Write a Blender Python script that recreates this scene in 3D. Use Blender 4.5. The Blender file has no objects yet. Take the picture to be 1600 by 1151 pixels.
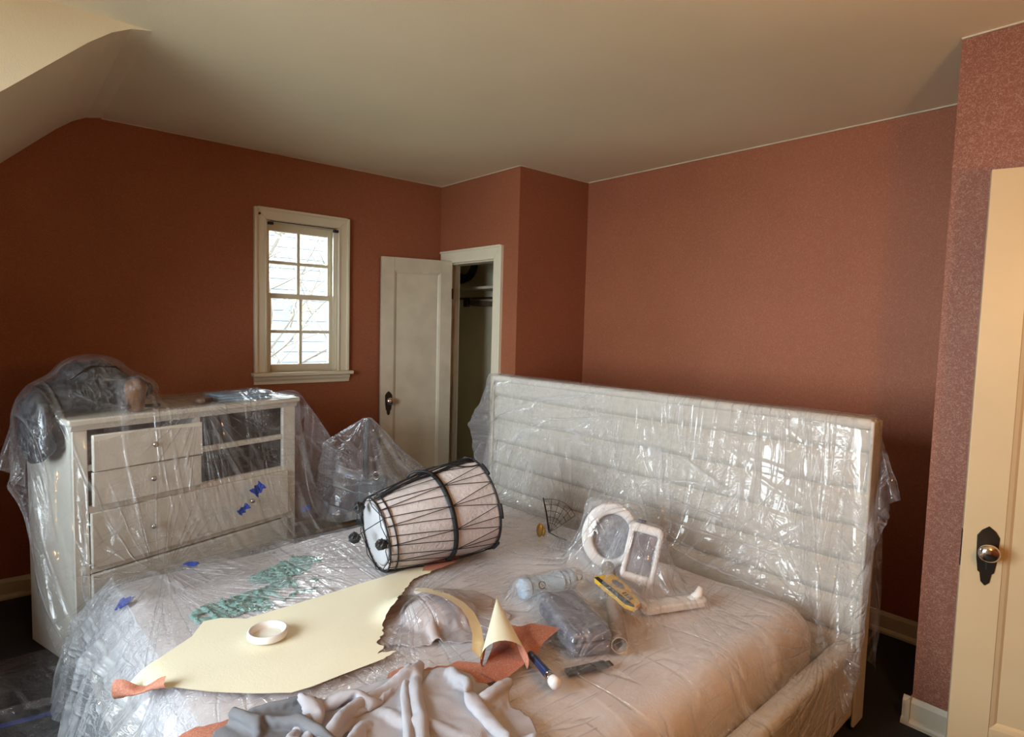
import bpy, bmesh, math, random
import numpy as np
from mathutils import Vector, Matrix, geometry
from mathutils.bvhtree import BVHTree
from mathutils import noise as mnoise

random.seed(7)
np.random.seed(7)
C = bpy.context.scene.collection
sc = bpy.context.scene

# ---------------------------------------------------------------- camera
cam_d = bpy.data.cameras.new('camera')
cam_d.sensor_width = 36.0
cam_d.lens = 950.0 / 1600.0 * 36.0
cam_d.clip_start = 0.02
cam = bpy.data.objects.new('camera', cam_d)
C.objects.link(cam)
_yaw, _pit, _roll = 0.858689, -0.0706216, 0.0262918
_f = Vector((math.cos(_yaw)*math.cos(_pit), math.sin(_yaw)*math.cos(_pit), math.sin(_pit)))
_r0 = Vector((math.sin(_yaw), -math.cos(_yaw), 0))
_u0 = _r0.cross(_f)
_r = math.cos(_roll)*_r0 + math.sin(_roll)*_u0
_u = -math.sin(_roll)*_r0 + math.cos(_roll)*_u0
cam.matrix_world = Matrix(((_r.x, _u.x, -_f.x, 0), (_r.y, _u.y, -_f.y, 0), (_r.z, _u.z, -_f.z, 1.5), (0, 0, 0, 1)))
sc.camera = cam

# ---------------------------------------------------------------- sky and lights
W = bpy.data.worlds.new('overcast_sky')
sc.world = W
W.use_nodes = True
bg = W.node_tree.nodes['Background']
bg.inputs[0].default_value = (0.82, 0.91, 1.0, 1)
bg.inputs[1].default_value = 25.0
W.cycles.sampling_method = 'AUTOMATIC'

def portal(name, loc, rot, sx, sy):
    d = bpy.data.lights.new(name, 'AREA'); d.shape = 'RECTANGLE'; d.size = sx; d.size_y = sy
    d.cycles.is_portal = True
    o = bpy.data.objects.new(name, d); o.location = loc; o.rotation_euler = rot; C.objects.link(o)
    return o
DW = dict(x=-1.40, y0=0.75, y1=2.50, z0=0.80, z1=2.22)          # dormer window opening
WW = dict(y=4.066, x0=1.380, x1=1.866, z0=1.150, z1=2.140)      # window wall opening
portal('portal_dormer', (DW['x']-0.13, (DW['y0']+DW['y1'])/2, (DW['z0']+DW['z1'])/2), (math.radians(90), 0, math.radians(-90)),
       DW['y1']-DW['y0'], DW['z1']-DW['z0'])
portal('portal_window', ((WW['x0']+WW['x1'])/2, 4.066+0.14, (WW['z0']+WW['z1'])/2), (math.radians(-90), 0, 0),
       WW['x1']-WW['x0'], WW['z1']-WW['z0'])

lamp_d = bpy.data.lights.new('lamp_bulb', 'POINT')
lamp_d.color = (1.0, 0.50, 0.17)
lamp_d.energy = 34.0
lamp_d.shadow_soft_size = 0.06
lamp = bpy.data.objects.new('lamp_bulb', lamp_d)
lamp.location = (1.15, -0.25, 1.68)
C.objects.link(lamp)

sc.view_settings.view_transform = 'Standard'
sc.view_settings.look = 'None'
sc.view_settings.gamma = 1.0
sc.view_settings.use_curve_mapping = False
sc.view_settings.exposure = 0.0
sc.render.engine = 'CYCLES'
sc.cycles.use_denoising = True
sc.cycles.max_bounces = 8
sc.cycles.diffuse_bounces = 4
sc.cycles.glossy_bounces = 4
sc.cycles.transparent_max_bounces = 20
sc.cycles.caustics_reflective = False
sc.cycles.caustics_refractive = False
sc.cycles.sample_clamp_indirect = 6.0

# ---------------------------------------------------------------- materials
def mat(name, col, rough=0.6, metal=0.0, spec=0.5, noise=None, bump=None, trans=0.0):
    """noise=(scale, dark_factor, detail)   bump=(scale, distance)"""
    m = bpy.data.materials.new(name); m.use_nodes = True
    nt = m.node_tree; b = nt.nodes['Principled BSDF']
    b.inputs['Base Color'].default_value = (*col, 1)
    b.inputs['Roughness'].default_value = rough
    b.inputs['Metallic'].default_value = metal
    b.inputs['Specular IOR Level'].default_value = spec
    if trans: b.inputs['Transmission Weight'].default_value = trans
    tc = nt.nodes.new('ShaderNodeTexCoord')
    if noise:
        n = nt.nodes.new('ShaderNodeTexNoise'); n.inputs['Scale'].default_value = noise[0]
        n.inputs['Detail'].default_value = noise[2] if len(noise) > 2 else 4
        nt.links.new(tc.outputs['Object'], n.inputs['Vector'])
        r = nt.nodes.new('ShaderNodeValToRGB')
        r.color_ramp.elements[0].position = 0.35; r.color_ramp.elements[1].position = 0.65
        r.color_ramp.elements[0].color = (*[c*noise[1] for c in col], 1)
        r.color_ramp.elements[1].color = (*col, 1)
        nt.links.new(n.outputs['Fac'], r.inputs[0]); nt.links.new(r.outputs[0], b.inputs['Base Color'])
    if bump:
        n2 = nt.nodes.new('ShaderNodeTexNoise'); n2.inputs['Scale'].default_value = bump[0]; n2.inputs['Detail'].default_value = 3
        nt.links.new(tc.outputs['Object'], n2.inputs['Vector'])
        bp = nt.nodes.new('ShaderNodeBump'); bp.inputs['Distance'].default_value = bump[1]; bp.inputs['Strength'].default_value = 1.0
        nt.links.new(n2.outputs['Fac'], bp.inputs['Height']); nt.links.new(bp.outputs[0], b.inputs['Normal'])
    return m

def wallpaper_mat(name, base, speck, scale=170.0, coord='Object'):
    """terracotta wallpaper: small squiggly pale specks pressed into the paper"""
    m = bpy.data.materials.new(name); m.use_nodes = True
    nt = m.node_tree; b = nt.nodes['Principled BSDF']
    tc = nt.nodes.new('ShaderNodeTexCoord')
    n0 = nt.nodes.new('ShaderNodeTexNoise'); n0.inputs['Scale'].default_value = scale*0.5; n0.inputs['Detail'].default_value = 2
    n0.inputs['Distortion'].default_value = 1.2
    nt.links.new(tc.outputs[coord], n0.inputs['Vector'])
    a = nt.nodes.new('ShaderNodeMath'); a.operation = 'SUBTRACT'; a.inputs[1].default_value = 0.5
    nt.links.new(n0.outputs['Fac'], a.inputs[0])
    ab = nt.nodes.new('ShaderNodeMath'); ab.operation = 'ABSOLUTE'; nt.links.new(a.outputs[0], ab.inputs[0])
    r = nt.nodes.new('ShaderNodeValToRGB')
    r.color_ramp.elements[0].position = 0.0; r.color_ramp.elements[0].color = (*speck, 1)
    r.color_ramp.elements[1].position = 0.045; r.color_ramp.elements[1].color = (*base, 1)
    nt.links.new(ab.outputs[0], r.inputs[0])
    n1 = nt.nodes.new('ShaderNodeTexNoise'); n1.inputs['Scale'].default_value = 1.6; n1.inputs['Detail'].default_value = 5
    nt.links.new(tc.outputs[coord], n1.inputs['Vector'])
    mr = nt.nodes.new('ShaderNodeMapRange'); mr.inputs['From Min'].default_value = 0.3; mr.inputs['From Max'].default_value = 0.7
    mr.inputs['To Min'].default_value = 0.92; mr.inputs['To Max'].default_value = 1.05
    nt.links.new(n1.outputs['Fac'], mr.inputs[0])
    mx = nt.nodes.new('ShaderNodeMix'); mx.data_type = 'RGBA'; mx.blend_type = 'MULTIPLY'; mx.inputs['Factor'].default_value = 1
    nt.links.new(r.outputs[0], mx.inputs['A']); nt.links.new(mr.outputs[0], mx.inputs['B'])
    nt.links.new(mx.outputs['Result'], b.inputs['Base Color'])
    b.inputs['Roughness'].default_value = 0.62
    b.inputs['Specular IOR Level'].default_value = 0.35
    bp = nt.nodes.new('ShaderNodeBump'); bp.inputs['Distance'].default_value = 0.0006; bp.inputs['Strength'].default_value = 0.7
    nt.links.new(n0.outputs['Fac'], bp.inputs['Height']); nt.links.new(bp.outputs[0], b.inputs['Normal'])
    return m

M = {}
M['wall'] = wallpaper_mat('terracotta_wallpaper', (0.305, 0.095, 0.043), (0.375, 0.145, 0.073))
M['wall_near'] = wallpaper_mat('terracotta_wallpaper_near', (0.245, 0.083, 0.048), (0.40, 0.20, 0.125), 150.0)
M['plaster'] = mat('cream_ceiling_plaster', (0.88, 0.77, 0.55), 0.75, noise=(1.2, 0.94, 5), bump=(220, 0.0006))
M['closet_wall'] = mat('cream_closet_plaster', (0.84, 0.77, 0.58), 0.7, noise=(2.5, 0.93), bump=(160, 0.0005))
M['trim'] = mat('cream_gloss_paint', (0.76, 0.69, 0.52), 0.38, noise=(5, 0.96), bump=(60, 0.0003))
M['trim_old'] = mat('aged_cream_paint', (0.62, 0.54, 0.40), 0.45, noise=(7, 0.85), bump=(60, 0.0004))
M['floor'] = mat('charcoal_floor_covering', (0.016, 0.018, 0.024), 0.8, noise=(3, 0.6), bump=(90, 0.002))
M['dark_metal'] = mat('dark_bronze_metal', (0.055, 0.042, 0.032), 0.38, 0.8)
M['chrome'] = mat('worn_chrome', (0.70, 0.66, 0.60), 0.16, 1.0)
M['blue_tape'] = mat('blue_painters_tape', (0.035, 0.075, 0.42), 0.6, noise=(60, 0.7))
M['black'] = mat('matt_black', (0.012, 0.012, 0.013), 0.55)

# ---------------------------------------------------------------- helpers
def tag(o, label=None, cat=None, group=None, kind=None):
    if label: o['label'] = label
    if cat: o['category'] = cat
    if group: o['group'] = group
    if kind: o['kind'] = kind
    return o

def thing(name, label, cat, loc=(0, 0, 0), rot=(0, 0, 0), group=None):
    o = bpy.data.objects.new(name, None); o.empty_display_size = 0.05
    C.objects.link(o); o.location = loc; o.rotation_euler = rot
    return tag(o, label, cat, group)

def obj(name, bm, m, parent=None, smooth=False, bevel=0.0, loc=None, rot=None, seg=2, angle=40):
    me = bpy.data.meshes.new(name)
    if isinstance(bm, bmesh.types.BMesh):
        bm.normal_update(); bm.to_mesh(me); bm.free()
    else:
        me.from_pydata(*bm); me.update()
    o = bpy.data.objects.new(name, me); C.objects.link(o)
    for mm in (m if isinstance(m, (list, tuple)) else [m]): me.materials.append(mm)
    if smooth:
        for p in me.polygons: p.use_smooth = True
    if parent: o.parent = parent
    if loc is not None: o.location = loc
    if rot is not None: o.rotation_euler = rot
    if bevel:
        md = o.modifiers.new('bevel', 'BEVEL'); md.width = bevel; md.segments = seg; md.limit_method = 'ANGLE'
        md.angle_limit = math.radians(angle)
        for p in me.polygons: p.use_smooth = True
        md.harden_normals = False
        me.set_sharp_from_angle(angle=math.radians(50)) if hasattr(me, 'set_sharp_from_angle') else None
    return o

def bx(bm, x0, x1, y0, y1, z0, z1, mi=0):
    v = [bm.verts.new(p) for p in ((x0,y0,z0),(x1,y0,z0),(x1,y1,z0),(x0,y1,z0),(x0,y0,z1),(x1,y0,z1),(x1,y1,z1),(x0,y1,z1))]
    for f in ((0,3,2,1),(4,5,6,7),(0,1,5,4),(1,2,6,5),(2,3,7,6),(3,0,4,7)):
        bm.faces.new([v[i] for i in f]).material_index = mi
    return v

def box(name, dims, m, parent=None, bevel=0.0, **k):
    bm = bmesh.new(); bx(bm, *dims); return obj(name, bm, m, parent, bevel=bevel, **k)

def prism(bm, pts, axis, a, b):
    """polygon pts (2-tuples) in the plane across axis, from a to b along axis"""
    def P(p, t):
        return {0: (t, p[0], p[1]), 1: (p[0], t, p[1]), 2: (p[0], p[1], t)}[axis]
    A = [bm.verts.new(P(p, a)) for p in pts]; B = [bm.verts.new(P(p, b)) for p in pts]
    n = len(pts)
    bm.faces.new(A); bm.faces.new(list(reversed(B)))
    for i in range(n): bm.faces.new((A[i], B[i], B[(i+1) % n], A[(i+1) % n]))
    bmesh.ops.recalc_face_normals(bm, faces=bm.faces[:])

def tube(bm, pts, r, n=8, closed=False, cap=True):
    pts = [Vector(p) for p in pts]; N = len(pts)
    rs = r if isinstance(r, (list, tuple)) else [r]*N
    rings = []; up = None
    for i in range(N):
        if closed: t = pts[(i+1) % N] - pts[i-1]
        else: t = pts[min(i+1, N-1)] - pts[max(i-1, 0)]
        t.normalize()
        if up is None: up = Vector((0, 0, 1)) if abs(t.z) < .9 else Vector((1, 0, 0))
        s = t.cross(up)
        if s.length < 1e-5: s = t.orthogonal()
        s.normalize(); up = s.cross(t).normalized()
        rings.append([bm.verts.new(pts[i] + rs[i]*(math.cos(2*math.pi*k/n)*s + math.sin(2*math.pi*k/n)*up)) for k in range(n)])
    for i in range(N if closed else N-1):
        A, B = rings[i], rings[(i+1) % N]
        for k in range(n): bm.faces.new((A[k], A[(k+1) % n], B[(k+1) % n], B[k]))
    if cap and not closed:
        bm.faces.new(list(reversed(rings[0]))); bm.faces.new(rings[-1])
    return rings

def lathe(bm, prof, n=32, mtx=None):
    """prof: (radius, z) pairs, turned about local z"""
    mtx = mtx or Matrix.Identity(4); rings = []
    for r, z in prof:
        if r < 1e-6: rings.append([bm.verts.new(mtx @ Vector((0, 0, z)))])
        else: rings.append([bm.verts.new(mtx @ Vector((r*math.cos(2*math.pi*k/n), r*math.sin(2*math.pi*k/n), z))) for k in range(n)])
    for A, B in zip(rings[:-1], rings[1:]):
        for k in range(n):
            a0, a1 = A[k % len(A)], A[(k+1) % len(A)]; b0, b1 = B[k % len(B)], B[(k+1) % len(B)]
            vs = []
            for v in (a0, a1, b1, b0):
                if v not in vs: vs.append(v)
            if len(vs) > 2: bm.faces.new(vs)

def ell(bm, c, r, nu=24, nv=14, power=1.0):
    """(super)ellipsoid"""
    def sp(v): return math.copysign(abs(v)**power, v)
    top = bm.verts.new((c[0], c[1], c[2]+r[2])); bot = bm.verts.new((c[0], c[1], c[2]-r[2])); rings = []
    for j in range(1, nv):
        ph = math.pi*j/nv; rings.append([bm.verts.new((c[0]+r[0]*sp(math.sin(ph))*sp(math.cos(2*math.pi*i/nu)),
            c[1]+r[1]*sp(math.sin(ph))*sp(math.sin(2*math.pi*i/nu)), c[2]+r[2]*sp(math.cos(ph)))) for i in range(nu)])
    for i in range(nu):
        bm.faces.new((top, rings[0][i], rings[0][(i+1) % nu])); bm.faces.new((bot, rings[-1][(i+1) % nu], rings[-1][i]))
        for a, b in zip(rings[:-1], rings[1:]): bm.faces.new((a[i], b[i], b[(i+1) % nu], a[(i+1) % nu]))

def struct(name, bm, m, parent=None, **k):
    o = obj(name, bm, m, parent, **k)
    if parent is None: o['kind'] = 'structure'
    return o

def wall_poly(name, outer, holes, axis, a, b, m):
    """wall slab: outline with rectangular holes, thickness from a to b along axis"""
    pts = [Vector(p) for p in outer]; edges = [(i, (i+1) % len(outer)) for i in range(len(outer))]
    for h in holes:
        x0, x1, z0, z1 = h; s = len(pts)
        pts += [Vector(p) for p in ((x0, z0), (x0, z1), (x1, z1), (x1, z0))]; edges += [(s+i, s+(i+1) % 4) for i in range(4)]
    vs, es, fs, *_ = geometry.delaunay_2d_cdt(pts, edges, [], 2 if not holes else 2, 1e-6)
    def inside(c):
        for x0, x1, z0, z1 in holes:
            if x0 < c[0] < x1 and z0 < c[1] < z1: return False
        ins = False; n = len(outer)
        for i in range(n):
            (xa, ya), (xb, yb) = outer[i], outer[(i+1) % n]
            if (ya > c[1]) != (yb > c[1]) and c[0] < (xb-xa)*(c[1]-ya)/(yb-ya)+xa: ins = not ins
        return ins
    vs, es, fs, *_ = geometry.delaunay_2d_cdt(pts, edges, [], 0, 1e-6)
    keep = [f for f in fs if inside(sum((vs[i] for i in f), Vector((0, 0)))/len(f))]
    bm = bmesh.new()
    def P(p, t): return {0: (t, p[0], p[1]), 1: (p[0], t, p[1]), 2: (p[0], p[1], t)}[axis]
    A = [bm.verts.new(P(v, a)) for v in vs]; B = [bm.verts.new(P(v, b)) for v in vs]; cnt = {}
    for f in keep:
        bm.faces.new([A[i] for i in f]); bm.faces.new([B[i] for i in reversed(f)])
        for i in range(len(f)):
            e = (f[i], f[(i+1) % len(f)]); cnt[e] = 1
    for (i, j) in list(cnt):
        if (j, i) not in cnt: bm.faces.new((A[i], B[i], B[j], A[j]))
    for v in [v for v in bm.verts if not v.link_faces]: bm.verts.remove(v)
    bmesh.ops.recalc_face_normals(bm, faces=bm.faces[:])
    return struct(name, bm, m)

# ================================================================ ROOM
HC = 2.57
YW, XC, YC, XH, XR, YR = 4.066, 2.73, 3.13, 3.407, 2.679, 0.678
slope = [(-0.95, 1.29), (0.067, 2.244), (0.20, 2.372), (0.30, 2.467), (0.37, 2.523), (0.43, 2.555), (0.50, 2.57)]
XL, YB, YD = -1.40, -1.60, 2.706

bm = bmesh.new(); bx(bm, XL-.1, 5.2, YB-.1, 5.3, -0.06, 0); struct('floor', bm, M['floor'])
bm = bmesh.new(); bx(bm, XL-.1, 5.2, YB-.1, 5.3, HC, HC+.08); struct('ceiling', bm, M['plaster'])
# sloped ceiling under the roof, between the dormer cheek and the window wall
bm = bmesh.new()
prism(bm, slope + [(0.50, 2.65), (-0.95, 2.65)], 1, YD, YW)
struct('ceiling_slope', bm, M['plaster'])
bm = bmesh.new(); bx(bm, XL, -0.95, YD+.0, YW, 0, 1.29); struct('wall_knee', bm, M['wall'])
# dormer cheek is the plain end of that block; a thin plaster face makes it up
wall_poly('wall_dormer_cheek', [(XL, 0), (-0.95, 0)] + slope + [(XL, HC)], [], 1, YD-.004, YD+.001, M['plaster'])
wall_poly('wall_window', [(-0.95, 0), (XC, 0), (XC, HC)] + slope[::-1], [(WW['x0'], WW['x1'], WW['z0'], WW['z1'])], 1, YW, YW+.14, M['wall'])
CD = dict(y0=3.374, y1=3.945, z1=1.965)       # closet doorway
wall_poly('wall_closet_front', [(YC, 0), (CD['y0'], 0), (CD['y0'], CD['z1']), (CD['y1'], CD['z1']), (CD['y1'], 0), (YW+.14, 0), (YW+.14, HC), (YC, HC)], [], 0, XC, XC+.10, M['wall'])
bm = bmesh.new(); bx(bm, XC+.10, XH, YC, YC+.08, 0, HC)
bx(bm, XC+.0, XC+.10, YC-.0006, YC, 0, HC); struct('wall_closet_side', bm, M['wall'])
bm = bmesh.new(); bx(bm, XH, XH+.1, YR, YC+.08, 0, HC); struct('wall_headboard', bm, M['wall'])
bm = bmesh.new(); bx(bm, XR, XH+.1, YR-.1, YR, 0, HC); bx(bm, XR, XR+.1, YB, YR-.1, 0, HC); struct('wall_right', bm, M['wall_near'])
bm = bmesh.new(); bx(bm, XL-.1, XR+.1, YB-.1, YB, 0, HC); struct('wall_back', bm, M['wall'])
wall_poly('wall_left', [(YB, 0), (YD, 0), (YD, HC), (YB, HC)], [(DW['y0'], DW['y1'], DW['z0'], DW['z1'])], 0, XL-.12, XL, M['plaster'])
# closet interior
for nm_, d_ in (('wall_closet_back', (XH, XH+.08, YC+.08, 5.1, 0, HC)), ('wall_closet_end', (XC+.1, XH, 5.0, 5.08, 0, HC)), ('wall_closet_inner', (XC+.1, XC+.14, YW+.14, 5.0, 0, HC))):
    bm = bmesh.new(); bx(bm, *d_); struct(nm_, bm, M['closet_wall'])

# baseboards: board and shoe moulding
def baseboard(name, p0, p1, n):
    """from p0 to p1 along a wall, n points into the room"""
    p0, p1, n = Vector((*p0, 0)), Vector((*p1, 0)), Vector((*n, 0)); bm = bmesh.new()
    prof = [(0, 0), (.028, 0), (.028, .012), (.022, .022), (.015, .026), (.015, .088), (.010, .096), (.004, .106), (0, .106)]
    A = [bm.verts.new(p0+n*a+Vector((0, 0, b))) for a, b in prof]; B = [bm.verts.new(p1+n*a+Vector((0, 0, b))) for a, b in prof]
    k = len(prof); bm.faces.new(A); bm.faces.new(B[::-1])
    for i in range(k): bm.faces.new((A[i], B[i], B[(i+1) % k], A[(i+1) % k]))
    bmesh.ops.recalc_face_normals(bm, faces=bm.faces[:])
    return struct(name, bm, M['trim_old'])
baseboard('baseboard_window_wall', (-.95, YW), (XC, YW), (0, -1))
baseboard('baseboard_headboard_wall', (XH, YR), (XH, YC), (-1, 0))
baseboard('baseboard_closet_side', (XC, YC), (XH, YC), (0, -1))
baseboard('baseboard_right', (XR, YB), (XR, YR+.028), (-1, 0))
baseboard('baseboard_right_return', (XR-.028, YR), (XH, YR), (0, 1))
baseboard('baseboard_closet_front', (XC, YC-.028), (XC, 3.279), (-1, 0))
# thin cream paint bead where the wallpaper meets the ceiling
def bead(name, dims): bm = bmesh.new(); bx(bm, *dims); struct(name, bm, M['trim_old'])
bead('trim_1', (XH-.006, XH, YR, YC, HC-.006, HC)); bead('trim_2', (XC-.006, XC, YC-.006, YW, HC-.006, HC))
bead('trim_3', (0.5, XC, YW-.006, YW, HC-.006, HC)); bead('trim_4', (XR-.006, XR, YB, YR, HC-.006, HC)); bead('trim_5', (XC, XH, YC-.006, YC, HC-.006, HC))
# vertical paper seam on the window side of the closet corner
bx_ = bmesh.new(); bx(bx_, .10, .18, YW-.032, YW-.015, .030, .088); o = struct('socket_cover', bx_, M['trim_old']); o['label'] = 'small cream socket cover let into the baseboard left of the dresser'
o['category'] = 'socket'; del o['kind']

# ---- window 1 : casing, two sashes with four panes each, stool and apron
win = bpy.data.objects.new('window_1', None); C.objects.link(win); win['kind'] = 'structure'
Wm, Wo = M['trim'], M['trim']
x0, x1, z0, z1 = WW['x0'], WW['x1'], WW['z0'], WW['z1']
def casing_piece(name, poly):
    bm = bmesh.new(); prism(bm, poly, 1, YW-.020, YW); obj(name, bm, Wm, win, bevel=.003)
def molding(name, a, b, c, d, t0, t1):
    bm = bmesh.new(); bx(bm, a, b, t0, t1, c, d); obj(name, bm, Wm, win, bevel=.003)
cw = .078
casing_piece('casing', [(x0-cw, z0), (x0, z0), (x0, z1), (x0-cw, z1+cw*.92)])
casing_piece('casing', [(x1, z0), (x1+cw, z0), (x1+cw, z1+cw*.92), (x1, z1)])
casing_piece('casing', [(x0-cw, z1+cw*.92), (x0, z1), (x1, z1), (x1+cw, z1+cw*.92)])
molding('backband', x0-cw-.004, x0-cw+.014, z0, z1+cw*.92, YW-.032, YW)
molding('backband', x1+cw-.014, x1+cw+.004, z0, z1+cw*.92, YW-.032, YW)
molding('backband', x0-cw+.0145, x1+cw-.0145, z1+cw*.92-.014, z1+cw*.92+.004, YW-.032, YW)
molding('inner_bead', x0-.014, x0-.002, z0, z1, YW-.026, YW-.019); molding('inner_bead', x1+.002, x1+.014, z0, z1, YW-.026, YW-.019)
bm = bmesh.new(); bx(bm, x0-cw-.02, x1+cw+.03, YW-.055, YW+.03, z0-.026, z0); obj('stool', bm, Wm, win, bevel=.006)
bm = bmesh.new(); prism(bm, [(YW, z0-.026), (YW-.030, z0-.026), (YW-.026, z0-.045), (YW-.016, z0-.060), (YW-.014, z0-.078), (YW, z0-.080)], 0, x0-cw-.006, x1+cw+.012)
obj('apron', bm, Wm, win)
# jambs
for nm, d in (('jamb', (x0-.001, x0+.006, YW, YW+.13, z0, z1)), ('jamb', (x1-.006, x1+.001, YW, YW+.13, z0, z1)), ('jamb', (x0, x1, YW, YW+.13, z1-.006, z1)),
              ('sill', (x0, x1, YW+.03, YW+.15, z0-.01, z0+.008)), ('stop', (x0+.006, x0+.022, YW+.010, YW+.028, z0, z1)), ('stop', (x1-.022, x1-.006, YW+.010, YW+.028, z0, z1))):
    box(nm, d, Wm, win, bevel=.0015)
def glass_mat():
    m = bpy.data.materials.new('window_glass'); m.use_nodes = True; nt = m.node_tree; nt.nodes.clear()
    o_ = nt.nodes.new('ShaderNodeOutputMaterial'); t = nt.nodes.new('ShaderNodeBsdfTransparent'); g = nt.nodes.new('ShaderNodeBsdfGlossy')
    g.inputs['Roughness'].default_value = .02; t.inputs[0].default_value = (.95, .97, .96, 1)
    f = nt.nodes.new('ShaderNodeFresnel'); f.inputs[0].default_value = 1.45; mx = nt.nodes.new('ShaderNodeMixShader')
    nt.links.new(f.outputs[0], mx.inputs[0]); nt.links.new(t.outputs[0], mx.inputs[1]); nt.links.new(g.outputs[0], mx.inputs[2]); nt.links.new(mx.outputs[0], o_.inputs[0])
    return m
M['glass'] = glass_mat()
def sash(yc, za, zb, xa, xb, top, bot, side=.030):
    s = bpy.data.objects.new('sash', None); C.objects.link(s); s.parent = win
    t = .016
    box('stile', (xa, xa+side, yc-t, yc+t, za, zb), Wm, s, bevel=.003); box('stile', (xb-side, xb, yc-t, yc+t, za, zb), Wm, s, bevel=.003)
    box('rail', (xa+side, xb-side, yc-t, yc+t, zb-top, zb), Wm, s, bevel=.003); box('rail', (xa+side, xb-side, yc-t, yc+t, za, za+bot), Wm, s, bevel=.003)
    xm, zm = (xa+xb)/2, (za+bot+zb-top)/2; w = .010
    box('muntin', (xm-w, xm+w, yc-t*.8, yc+t*.8, za+bot, zb-top), Wm, s, bevel=.003)
    box('muntin', (xa+side, xm-w, yc-t*.8, yc+t*.8, zm-w, zm+w), Wm, s, bevel=.003); box('muntin', (xm+w, xb-side, yc-t*.8, yc+t*.8, zm-w, zm+w), Wm, s, bevel=.003)
    for (a, b) in ((xa+side, xm-w), (xm+w, xb-side)):
        for (c, d) in ((za+bot, zm-w), (zm+w, zb-top)): box('pane', (a, b, yc-.0015, yc+.0015, c, d), M['glass'], s)
sash(YW+.090, 1.640, z1-.006, x0+.008, x1-.008, .050, .034, .028)
sash(YW+.050, z0+.008, 1.672, x0+.008, x1-.008, .034, .042, .034)
for xx in (x0+.020, x1-.022):
    o = box('shade_bracket', (xx-.017, xx+.017, YW-.034, YW-.012, z1-.032, z1-.014), M['black'], win, bevel=.002)
    o['label'] = 'small dark roller shade bracket'
bm = bmesh.new(); tube(bm, [(x0+.02, YW-.02, z1-.008), (x1-.02, YW-.02, z1-.008)], .0025, 6); obj('shade_rod', bm, M['dark_metal'], win)
bm = bmesh.new(); lathe(bm, [(0, .012), (.006, .010), (.007, 0)], 10, Matrix.Translation((x0-cw+.030, YW-.020, z1+.030)) @ Matrix.Rotation(math.radians(90), 4, 'X')); obj('screw_head', bm, M['dark_metal'], win)

# ---- dormer window (outside the frame, gives the daylight from the left)
dw = bpy.data.objects.new('window_2', None); C.objects.link(dw); dw['kind'] = 'structure'
xd = XL
for d in ((xd-.08, xd+.02, DW['y0']-.08, DW['y0'], DW['z0']-.08, DW['z1']+.08), (xd-.08, xd+.02, DW['y1'], DW['y1']+.08, DW['z0']-.08, DW['z1']+.08)):
    box('casing', d, Wm, dw, bevel=.004)
for d in ((xd-.08, xd+.02, DW['y0'], DW['y1'], DW['z0']-.08, DW['z0']), (xd-.08, xd+.02, DW['y0'], DW['y1'], DW['z1'], DW['z1']+.08)):
    box('casing', d, Wm, dw, bevel=.004)
ym = (DW['y0']+DW['y1'])/2; zm = (DW['z0']+DW['z1'])/2
box('mullion', (xd-.07, xd-.03, ym-.03, ym+.03, DW['z0'], DW['z1']), Wm, dw); box('meeting_rail', (xd-.065, xd-.035, DW['y0'], ym-.03, zm-.02, zm+.02), Wm, dw)
box('meeting_rail', (xd-.065, xd-.035, ym+.03, DW['y1'], zm-.02, zm+.02), Wm, dw)
for (a, b) in ((DW['y0'], ym-.03), (ym+.03, DW['y1'])):
    for (c, d) in ((DW['z0'], zm-.02), (zm+.02, DW['z1'])): box('pane', (xd-.052, xd-.048, a, b, c, d), M['glass'], dw)

# ---- panelled doors
def panel_door(parent, w, h, t, m, stile=.105, top=.105, bot=.22):
    """leaf in local x (0..w from the hinge), y thickness, z up; one recessed panel with a sloped moulding"""
    box('stile', (0, stile, -t/2, t/2, 0, h), m, parent, bevel=.002); box('stile', (w-stile, w, -t/2, t/2, 0, h), m, parent, bevel=.002)
    box('rail', (stile, w-stile, -t/2, t/2, h-top, h), m, parent); box('rail', (stile, w-stile, -t/2, t/2, 0, bot), m, parent)
    bm = bmesh.new(); mw = .020
    for s in (-1, 1):
        yo, yi = s*t/2, s*(t/2-.012)
        O = [(stile, bot), (w-stile, bot), (w-stile, h-top), (stile, h-top)]; I = [(stile+mw, bot+mw), (w-stile-mw, bot+mw), (w-stile-mw, h-top-mw), (stile+mw, h-top-mw)]
        vo = [bm.verts.new((a, yo-s*.001, b)) for a, b in O]; vm = [bm.verts.new((a+(c-a)*.6, yo-s*.006, b+(d-b)*.6)) for (a, b), (c, d) in zip(O, I)]; vi = [bm.verts.new((a, yi, b)) for a, b in I]
        for i in range(4):
            j = (i+1) % 4; bm.faces.new((vo[i], vo[j], vm[j], vm[i])); bm.faces.new((vm[i], vm[j], vi[j], vi[i]))
    bmesh.ops.recalc_face_normals(bm, faces=bm.faces[:]); obj('panel_moulding', bm, m, parent)
    box('panel', (stile+mw*.9, w-stile-mw*.9, -t/2+.012, t/2-.012, bot+mw*.9, h-top-mw*.9), m, parent)

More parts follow.
